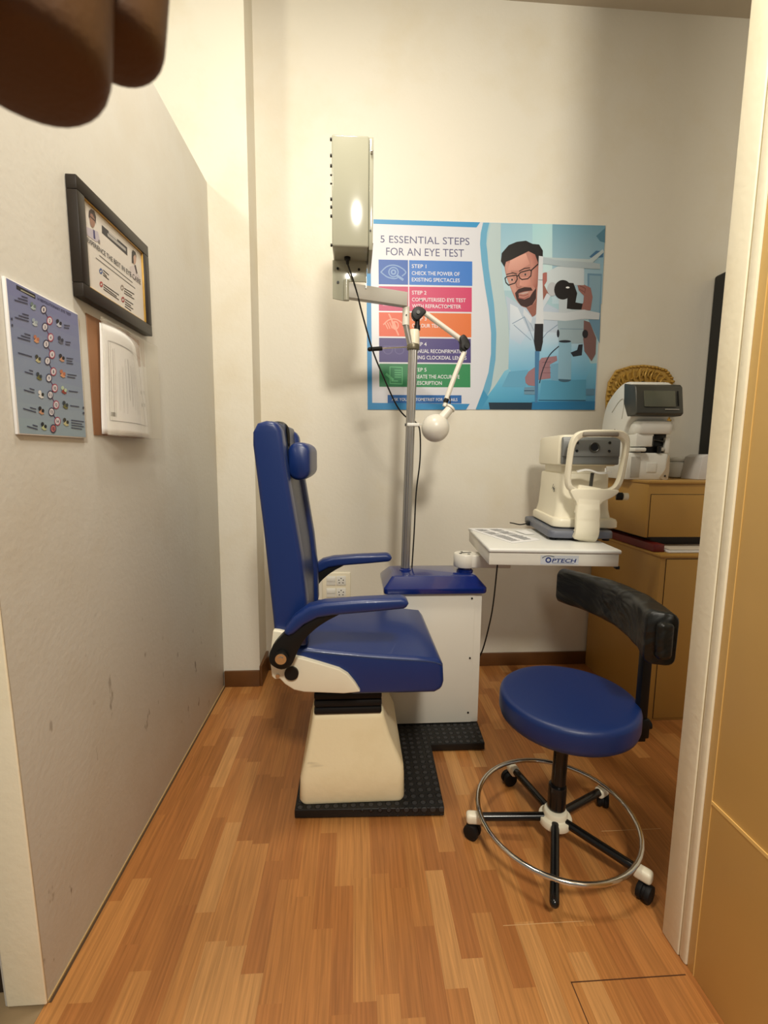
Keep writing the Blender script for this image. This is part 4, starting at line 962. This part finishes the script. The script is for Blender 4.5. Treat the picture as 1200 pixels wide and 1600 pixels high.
Pl([(240, 425), (212, 380), (218, 320), (270, 260), (330, 235), (400, 226), (450, 250), (500, 255), (528, 300), (528, 400), (505, 440), (495, 400), (470, 330), (420, 305), (350, 340), (290, 370), (250, 385)], ink(26, 22, 22), 0.0014)
Pl([(318, 620), (345, 590), (390, 575), (440, 578), (452, 600), (420, 605), (380, 606), (345, 622), (350, 660), (390, 668), (430, 650), (455, 610), (480, 580), (478, 660), (450, 708), (405, 728), (362, 714), (332, 670)], ink(58, 34, 30), 0.0014)
Pl([(350, 622), (385, 614), (425, 606), (412, 620), (380, 628)], ink(196, 170, 162), 0.0015)
pr.line([(352, 636), (385, 640), (418, 628)], 0.0045, ink(150, 92, 84), 0.0016, 3)
pr.line([(350, 618), (390, 606), (440, 600)], 0.0028, ink(90, 40, 40), 0.0016)
pr.line([(345, 655), (385, 662), (425, 642)], 0.004, ink(160, 84, 80), 0.0016)
FR = ink(24, 16, 16)
pr.line([(243, 508), (258, 495), (330, 485), (336, 515), (318, 545), (270, 560), (250, 540)], 0.0050, FR, 0.0017, closed=True)
pr.line([(346, 482), (360, 464), (430, 445), (442, 455), (438, 490), (415, 512), (370, 518), (352, 504)], 0.0050, FR, 0.0017, closed=True)
pr.line([(333, 495), (348, 485)], 0.005, FR, 0.0017); pr.line([(440, 450), (492, 402)], 0.006, FR, 0.0017)
pr.ell((293, 520), 13, 6, ink(206, 178, 170), 0.0016); pr.ell((296, 520), 7, 8, ink(50, 40, 44), 0.00165); pr.ell((396, 480), 13, 6, ink(190, 164, 158), 0.0016); pr.ell((396, 480), 7, 8, ink(50, 40, 44), 0.00165)
pr.line([(255, 480), (300, 468), (330, 474)], 0.0045, FR, 0.0015); pr.line([(350, 455), (390, 434), (430, 430)], 0.0045, FR, 0.0015)
pr.line([(335, 500), (328, 560), (345, 580), (365, 572)], 0.0028, ink(150, 92, 84), 0.0016, 3)
# hand at the right, elbow, lower hand
Pl([(790, 560), (800, 530), (850, 560), (890, 580), (905, 650), (890, 750), (800, 745), (835, 690), (840, 640), (800, 600)], ink(158, 108, 100), 0.0012)
pr.line([(800, 560), (850, 585), (845, 620)], 0.003, ink(110, 66, 60), 0.0013); pr.line([(805, 590), (840, 610)], 0.003, ink(110, 66, 60), 0.0013)
Pl([(840, 825), (885, 840), (935, 960), (930, 1080), (900, 1135), (845, 1060), (835, 960)], ink(126, 92, 90), 0.0012)
Pl([(395, 1260), (420, 1215), (470, 1180), (520, 1110), (635, 1095), (640, 1130), (585, 1160), (590, 1265), (480, 1280), (470, 1325), (420, 1318), (400, 1300)], ink(160, 120, 128), 0.0012)
for k in range(3): pr.line([(525, 1145 + 40 * k), (590, 1140 + 42 * k)], 0.0025, ink(120, 82, 92), 0.0013)
# slit lamp
LG = ink(206, 216, 220); MG = ink(158, 180, 192)
Pl([(500, 345), (540, 350), (620, 370), (900, 390), (960, 400), (960, 440), (700, 425), (540, 400), (500, 400)], ink(176, 192, 200), 0.0018)
Pl([(520, 350), (880, 365), (980, 290), (990, 310), (905, 390), (540, 375)], ink(190, 206, 210), 0.0017)
Pl([(560, 460), (640, 420), (840, 420), (840, 560), (640, 560), (560, 600)], ink(206, 218, 224), 0.0013)
Pl([(498, 340), (530, 345), (526, 520), (536, 860), (474, 860), (492, 520)], ink(214, 220, 226), 0.0019)
pr.line([(496, 520), (527, 522)], 0.003, ink(110, 110, 120), 0.002)
Pl([(530, 758), (700, 770), (840, 745), (960, 770), (955, 820), (840, 815), (700, 830), (530, 820)], ink(206, 214, 222), 0.0018)
Pl([(650, 640), (720, 660), (740, 745), (850, 745), (840, 790), (650, 780)], ink(192, 204, 212), 0.0016)
Pl([(640, 820), (840, 820), (835, 1000), (650, 1000)], MG, 0.0015); pr.line([(660, 890), (836, 892)], 0.003, ink(110, 140, 160), 0.0016)
Pl([(650, 985), (745, 985), (745, 1275), (645, 1270)], ink(140, 184, 208), 0.0017); pr.ell((697, 985), 46, 10, ink(28, 36, 48), 0.0018)
pr.ell((697, 1276), 48, 18, ink(60, 96, 120), 0.00165)
Pl([(590, 1160), (648, 1150), (648, 1285), (595, 1280)], ink(118, 170, 200), 0.0016)
Pl([(520, 1280), (860, 1275), (858, 1430), (505, 1430)], ink(86, 160, 196), 0.0014); pr.line([(500, 1432), (855, 1434)], 0.004, ink(34, 84, 116), 0.0015)
Pl([(445, 1445), (928, 1440), (925, 1506), (445, 1504)], ink(36, 120, 172), 0.0015)
Pl([(118, 1450), (450, 1450), (445, 1504), (128, 1502)], ink(22, 48, 66), 0.0016)
Pl([(390, 1335), (470, 1330), (470, 1390), (388, 1388)], ink(110, 150, 176), 0.0016); pr.line([(390, 1360), (465, 1360)], 0.004, ink(40, 70, 96), 0.0017)
Pl([(858, 1345), (925, 1345), (922, 1395), (858, 1395)], ink(90, 136, 166), 0.0016)
Pl([(470, 1060), (505, 1060), (490, 1450), (470, 1450)], ink(70, 126, 172), 0.0020)
Pl([(468, 852), (532, 852), (530, 990), (515, 1060), (475, 1058), (462, 990)], ink(24, 22, 28), 0.0021)
pr.ell((680, 595), 66, 74, ink(22, 16, 18), 0.0019); Pl([(700, 540), (760, 545), (788, 620), (775, 690), (830, 700), (820, 745), (710, 738), (715, 650)], ink(24, 18, 18), 0.00185)
pr.ell((600, 590), 38, 52, ink(190, 194, 200), 0.0018); pr.ell((716, 578), 14, 7, ink(236, 238, 240), 0.002)
pr.ell((850, 928), 22, 32, ink(30, 26, 34), 0.0018); pr.ell((645, 925), 10, 30, ink(30, 34, 46), 0.0018)
Pl([(740, 1070), (790, 1050), (800, 1010), (832, 1006), (825, 1090), (760, 1100)], ink(26, 34, 46), 0.0018)
pr.line([(505, 1300), (530, 1200), (580, 1090), (650, 1022)], 0.0050, ink(26, 34, 48), 0.0021, 5)
mount(pr, 'optometrist_picture')

# ================================================================== FRAMED CERTIFICATE (left partition)
def on_wall(name, label, cat, y0, z0):
    """local x runs along the partition (away from the door), local y sticks out of it, local z is up"""
    t = thing(name, label, cat, (-0.668, y0, z0)); t.rotation_euler = (0, 0, PI / 2); return t
# with rotation +90 deg: local x -> world y, local y -> world -x ; so "out of the wall" is local -y
fr = on_wall('framed_certificate', 'dark framed eye care notice with gold inner lip on the left partition', 'picture frame', 1.196, 1.567)
FW, FH = 0.378, 0.270
b = NB()
for (x0, x1, z0, z1) in ((0, FW, 0, 0.032), (0, FW, FH - 0.032, FH), (0, 0.032, 0.032, FH - 0.032), (FW - 0.032, FW, 0.032, FH - 0.032)):
    box(b, x0, x1, -0.026, -0.001, z0, z1, 0.002)
obj('frame', b, FRAMEB, fr)
b = NB()
for (x0, x1, z0, z1) in ((0.031, FW - 0.031, 0.0285, 0.035), (0.031, FW - 0.031, FH - 0.035, FH - 0.0285), (0.0285, 0.035, 0.031, FH - 0.031), (FW - 0.035, FW - 0.0285, 0.031, FH - 0.031)):
    box(b, x0, x1, -0.0225, -0.016, z0, z1, 0.001)
obj('gold_lip', b, GOLD, fr)
b = NB(); box(b, 0.02, FW - 0.02, -0.0175, -0.002, 0.02, FH - 0.02); obj('backing_sheet', b, mat('sheet_white', (214, 210, 204), 0.4), fr)
hc_ = homog([(212, 315), (755, 815), (785, 1425), (258, 1105)], [(0.040, FH - 0.036), (FW - 0.036, FH - 0.036), (FW - 0.036, 0.038), (0.040, 0.038)])
pr = Print(hc_); DK = ink(40, 36, 40); MD = ink(120, 116, 116)
pr.poly([(388, 548), (628, 757), (630, 832), (390, 622)], ink(44, 42, 48), 0)
pr.line([(446, 640), (610, 776)], 0.008, ink(176, 174, 172), 0.0002); pr.line([(455, 618), (530, 682)], 0.006, ink(196, 194, 190), 0.0003)
pr.text('EXPERIENCE THE BEST IN EYE CARE', (246, 655), (750, 1048), (249, 702), DK, 0.0006, 0.006)
for a_, b_ in (((365, 828), (675, 1075)), ((330, 850), (700, 1128))): pr.line([a_, b_], 0.0026, MD, 0.0001)
for c_, m_ in (((376, 972), ink(60, 90, 150)), ((378, 1092), ink(180, 70, 60)), ((578, 1122), ink(150, 140, 130)), ((585, 1232), ink(160, 50, 50))):
    pr.ring(c_, 12, 19, 0.0038, m_, 0.0001, 14)
for x0, y0, x1, y1, n in ((398, 962, 450, 1005, 3), (400, 1092, 545, 1190, 3), (598, 1128, 690, 1182, 3), (605, 1228, 680, 1275, 4)):
    for k in range(n): pr.line([(x0, y0 + 22 * k), (x1 - 20 * (k % 2), y1 + 22 * k - (8 if k % 2 else 0))], 0.0026, DK, 0.0001)
# two small portraits
pr.poly([(232, 560), (270, 575), (350, 610), (372, 700), (330, 700), (245, 640)], ink(196, 190, 204), 0.0002)
pr.ell((298, 500), 26, 72, ink(158, 118, 100), 0.0003, rot=-0.05); pr.poly([(262, 470), (264, 420), (285, 400), (315, 420), (332, 470), (330, 540), (322, 500), (300, 450), (280, 440), (270, 490)], ink(60, 40, 36), 0.0004)
pr.line([(275, 468), (322, 510)], 0.003, ink(50, 30, 26), 0.0005); pr.poly([(302, 585), (318, 600), (325, 680), (308, 670)], ink(52, 44, 110), 0.0004)
pr.poly([(352, 680), (368, 690), (370, 725), (352, 712)], ink(130, 126, 130), 0.0003)
pr.poly([(650, 930), (690, 920), (745, 1030), (728, 1080), (660, 1010)], ink(214, 206, 206), 0.0002)
pr.ell((694, 850), 18, 60, ink(196, 160, 142), 0.0003); pr.poly([(670, 800), (680, 778), (705, 800), (714, 850), (700, 820), (684, 840), (688, 900), (670, 895)], ink(36, 26, 26), 0.0004)
pr.poly([(692, 920), (706, 915), (722, 990), (712, 1000)], ink(60, 44, 50), 0.0004)
o = pr.build('printed_notice', fr); o.rotation_euler = (PI / 2, 0, 0); o.location = (0, -0.0178, 0)

# ================================================================== BLUE 15-STEP SHEET
bs_ = on_wall('eye_test_chart_sheet', 'pale blue sheet with a zigzag of numbered circles on the left partition', 'poster', 0.966, 1.233)
BW, BH = 0.236, 0.296
b = NB(); box(b, 0, BW, -0.0065, -0.0008, 0, BH, 0.0008); obj('board', b, PAPER, bs_)
hb = homog([(35, 75), (700, 400), (775, 1510), (165, 1475)], [(0, BH), (BW, BH), (BW, 0), (0, 0)])
pr = Print(hb)
n_ = 10   # printed blue gradient
def lerpq(u, v):
    a = (50 + (695 - 50) * u, 92 + (412 - 92) * u); c = (178 + (768 - 178) * u, 1466 + (1500 - 1466) * u)
    return (a[0] + (c[0] - a[0]) * v, a[1] + (c[1] - a[1]) * v)
for k in range(n_):
    f = k / (n_ - 1); col = (int(126 + 26 * f), int(134 + 38 * f), int(178 + 8 * f))
    pr.poly([lerpq(0, k / n_), lerpq(1, k / n_), lerpq(1, (k + 1) / n_), lerpq(0, (k + 1) / n_)], ink(*col), 0)
pr.poly([(140, 152), (312, 238), (313, 278), (143, 190)], ink(24, 28, 38), 0.0002); pr.line([(182, 198), (302, 256)], 0.0022, ink(180, 180, 160), 0.0004)
pr.text('14 REVOLUTIONARY EYE TEST', (330, 258), (634, 402), (331, 282), ink(44, 46, 90), 0.0003, 0.02)
C_ = [(386, 370), (440, 468), (398, 525), (449, 618), (409, 678), (462, 770), (421, 828), (474, 922), (434, 980), (486, 1068), (446, 1128), (498, 1215), (457, 1278), (510, 1360), (472, 1425)]
for a_, b_ in zip(C_, C_[1:]): pr.line([a_, b_], 0.0030, ink(96, 56, 96) if C_.index(a_) % 3 else ink(56, 50, 90), 0.0002)
for k, c_ in enumerate(C_):
    pr.ell(c_, 25, 35, ink(226, 224, 232) if k != 14 else ink(200, 120, 120), 0.0004, 20)
    pr.ring(c_, 24, 34, 0.0022, [ink(56, 50, 80), ink(170, 60, 90)][k % 2], 0.0005, 20)
    s = str(k + 1); w2 = 5 + 5 * (len(s) - 1)
    pr.text(s, (c_[0] - w2, c_[1] - 16), (c_[0] + w2, c_[1] - 12), (c_[0] - w2, c_[1] + 12), ink(50, 40, 70), 0.0007, 0.02)
TX = ink(62, 66, 92)
left = [(240, 268, 3, 115), (250, 425, 3, 120), (265, 602, 3, 110), (280, 792, 1, 120), (290, 920, 2, 70), (303, 1085, 2, 90), (318, 1255, 2, 110), (332, 1405, 2, 90)]
for x, y, n, w2 in left:
    for k in range(n):
        w3 = w2 * (0.45 + 0.55 * (k / max(1, n - 1)) if n > 1 else 1); pr.line([(x - w3, y + 26 * k - w3 * 0.28), (x, y + 26 * k)], 0.0022, TX, 0.0003)
right = [(570, 505, 2, 50), (582, 655, 2, 45), (592, 800, 3, 58), (600, 945, 2, 80), (612, 1092, 1, 80), (625, 1222, 1, 78), (635, 1350, 4, 110)]
for x, y, n, w2 in right:
    for k in range(n): pr.line([(x, y + 22 * k), (x + w2 * (1 - 0.15 * (k % 2)), y + 22 * k + w2 * 0.12)], 0.0022, TX, 0.0003)
icons = [((290, 335), 'g'), ((305, 480), 'w'), ((320, 630), 'o'), ((335, 805), 'y'), ((345, 960), 'd'), ((363, 1120), 'e'), ((365, 1262), 'p'), ((388, 1400), 'k'),
         ((522, 485), 'b'), ((538, 635), 's'), ((548, 795), 'p'), ((556, 935), 'o'), ((567, 1080), 'r'), ((580, 1212), 'd'), ((585, 1362), 'y')]
pal = {'g': ((176, 196, 196), (110, 130, 130)), 'w': ((196, 208, 214), (160, 176, 190)), 'o': ((220, 160, 120), (190, 120, 90)), 'y': ((200, 196, 150), (60, 60, 50)), 'd': ((110, 110, 60), (50, 60, 70)), 'e': ((230, 230, 230), (20, 20, 20)),
       'p': ((200, 150, 120), (26, 22, 26)), 'k': ((190, 200, 150), (30, 34, 40)), 'b': ((196, 204, 220), (20, 20, 30)), 's': ((96, 100, 120), (60, 64, 84)), 'r': ((150, 60, 50), (190, 210, 180))}
for (c_, k) in icons:
    a_, d_ = pal[k]
    pr.poly([(c_[0] - 24, c_[1] + 20), (c_[0] + 4, c_[1] - 8), (c_[0] + 26, c_[1] + 36), (c_[0] + 2, c_[1] + 40)], ink(*a_), 0.0003)
    pr.ell((c_[0] - 12, c_[1] - 14), 14, 18, ink(*(d_ if k != 'e' else a_)), 0.0004, 14); pr.ell((c_[0] + 14, c_[1] + 6), 12, 16, ink(*d_), 0.0005, 14)
for p in ((100, 458), (104, 515), (742, 1240), (744, 1288)): pr.ell(p, 8, 12, ink(60, 62, 84), 0.0003, 10)
o = pr.build('printed_graphics', bs_); o.rotation_euler = (PI / 2, 0, 0); o.location = (0, -0.0068, 0)

# ================================================================== CLEAR HOLDER WITH CURLED PAPER
ho = on_wall('document_holder', 'clear wall pocket with a brown backing below the framed notice', 'document holder', 1.245, 1.243)
HW, HH = 0.335, 0.300
b = NB(); box(b, 0.0, HW - 0.05, -0.003, -0.0006, 0.0, HH, 0.0008); obj('backing', b, BROWNC, ho)
gm = bpy.data.materials.new('clear_acrylic'); gm.use_nodes = True; g = gm.node_tree.nodes['Principled BSDF']
g.inputs['Base Color'].default_value = (0.97, 0.96, 0.92, 1); g.inputs['Roughness'].default_value = 0.06; g.inputs['Transmission Weight'].default_value = 1.0; g.inputs['IOR'].default_value = 1.1
g.inputs['Alpha'].default_value = 0.35
b = NB(); box(b, 0.0, HW, -0.0375, -0.036, 0.0, HH - 0.006, 0.0005); obj('clear_front', b, gm, ho)
b = NB(); box(b, 0.0, HW, -0.036, -0.0006, -0.001, 0.0008); box(b, HW - 0.0012, HW, -0.036, -0.0006, 0.0, HH - 0.006); obj('clear_edge', b, gm, ho)
# curled document: stands out from the backing, wavy
me_b = NB(); nu, nv = 24, 18; G = []
def curl(u, v):
    x = 0.030 + 0.26 * u + 0.012 * v * (1 - u); z = 0.004 + 0.285 * v - 0.020 * u * u * v
    y = -0.006 - 0.020 * math.sin(PI * min(1, u * 1.1)) - 0.006 * math.sin(3.2 * u + 2 * v) * v - 0.010 * (1 - v) * u
    return Vector((x, y, z))
G = [[me_b.verts.new(curl(i / nu, j / nv)) for j in range(nv + 1)] for i in range(nu + 1)]
for i in range(nu):
    for j in range(nv): me_b.faces.new((G[i][j], G[i + 1][j], G[i + 1][j + 1], G[i][j + 1]))
cdoc = thing('curled_certificate', 'curled printed white paper inside the clear wall pocket', 'paper', (-0.668, 1.245, 1.243)); cdoc.rotation_euler = (0, 0, PI / 2)
sh = obj('sheet', me_b, PAPER, cdoc, sharp=80); md = sh.modifiers.new('thick', 'SOLIDIFY'); md.thickness = 0.0006
q = NB(); GI = ink(104, 100, 98)
def strip(u0, v0, u1, v1, wu, wv):
    n = 10
    for k in range(n):
        a = k / n; c = (k + 1) / n
        pts = []
        for t, s in ((a, -1), (c, -1), (c, 1), (a, 1)):
            p = curl(u0 + (u1 - u0) * t + wu * s, v0 + (v1 - v0) * t + wv * s); pts.append(q.verts.new((p.x, p.y - 0.0009, p.z)))
        q.faces.new(pts)
for (u0, v0, u1, v1) in ((0.10, 0.13, 0.10, 0.86), (0.92, 0.13, 0.92, 0.86)): strip(u0, v0, u1, v1, 0.004, 0)
for v in (0.13, 0.86): strip(0.10, v, 0.92, v, 0, 0.004)
rg = random.Random(8)
for k, u in enumerate((0.16, 0.24, 0.30, 0.36, 0.42, 0.48, 0.54, 0.60, 0.66, 0.72, 0.78)):
    v0 = 0.2 + 0.15 * rg.random() if k not in (0,) else 0.2; v1 = 0.80 - 0.2 * rg.random() if k else 0.80
    strip(u, v0, u, v1, 0.0045 if k in (0, 4, 5) else 0.0025, 0)
for (cu, cv) in ((0.86, 0.50), (0.84, 0.36), (0.14, 0.19)):
    strip(cu - 0.03, cv, cu + 0.03, cv, 0, 0.020)
obj('printed_text', q, GI, cdoc)

# ================================================================== PHOTOGRAPHER'S HAND (upper left, close to the lens)
hd_ = thing('person', 'dark brown fingertips of a person held before the lens, top left corner', 'person', (0.0, 0.0, 1.2))
RW = Matrix(((0.99786, 0.06535, -0.00173), (-0.06464, 0.99020, 0.12378), (0.00980, -0.12340, 0.99231)))
hd_.location = (-0.045, 0.05, 1.33)
def HW_(p): return (RW @ Vector(p)) + Vector((0, 0, 1.2)) - Vector(hd_.location)
me = bpy.data.meshes.new('hand'); V = []; E_ = []; RR = []
def hv(p, r, parent):
    V.append(HW_(p)); RR.append(r); i = len(V) - 1
    if parent is not None: E_.append((parent, i))
    return i
# local frame: x right, y away from the eye, z up. Fingers hang down from the palm.
wrist = hv((-0.065, 0.045, 0.235), 0.026, None); arm1 = hv((-0.085, 0.030, 0.32), 0.030, wrist)
palm = hv((-0.060, 0.048, 0.195), 0.026, wrist)
# little finger, ring, middle, index: knuckle, middle joint, last joint, tip
fing = [((-0.046, 0.0800, 0.150), (-0.0455, 0.0835, 0.118), (-0.0456, 0.0805, 0.096), (-0.0458, 0.0775, 0.0762), 0.0080),
        ((-0.052, 0.0620, 0.152), (-0.0505, 0.0680, 0.108), (-0.0508, 0.0660, 0.082), (-0.0508, 0.0640, 0.0600), 0.0112),
        ((-0.056, 0.0450, 0.156), (-0.0545, 0.0530, 0.106), (-0.0540, 0.0510, 0.078), (-0.0540, 0.0490, 0.056), 0.0090),
        ((-0.064, 0.0280, 0.156), (-0.0625, 0.0350, 0.110), (-0.0620, 0.0330, 0.084), (-0.0620, 0.0310, 0.064), 0.0088)]
for k, (a_, b1_, c_, t_, r_) in enumerate(fing):
    m0 = hv(((palm and 0) + (-0.060 * 0.5 + a_[0] * 0.5), 0.048 * 0.35 + a_[1] * 0.65, 0.175), 0.014, palm)
    i = hv(a_, r_ * 1.12, m0); i = hv(b1_, r_ * 1.04, i); i = hv(c_, r_ * 1.0, i); i = hv((t_[0], t_[1], t_[2] + 0.0045), r_ * 1.10, i); hv(t_, r_ * 1.02, i)
i = hv((-0.078, 0.030, 0.190), 0.013, palm); i = hv((-0.098, 0.016, 0.165), 0.011, i); hv((-0.108, 0.010, 0.135), 0.0095, i)
me.from_pydata(V, E_, [])
body = bpy.data.objects.new('hand', me); C.objects.link(body); body.parent = hd_
sk_ = body.modifiers.new('skin', 'SKIN'); sk_.use_smooth_shade = True
for i, r in enumerate(RR):
    me.skin_vertices[0].data[i].radius = (r, r)
me.skin_vertices[0].data[0].use_root = True
body.modifiers.new('sub', 'SUBSURF').levels = 2; body.modifiers['sub'].render_levels = 3
me.materials.append(SKIN)
for (a_, b1_, c_, t_, r_) in fing:
    b = NB(); p = HW_((t_[0], t_[1] + r_ * 0.72, t_[2] + 0.014)); sphere(b, p, r_ * 0.5, (0.9, 0.5, 1.2), 14)
    obj('fingernail', b, mat('nail', (150, 100, 76), 0.3), body)
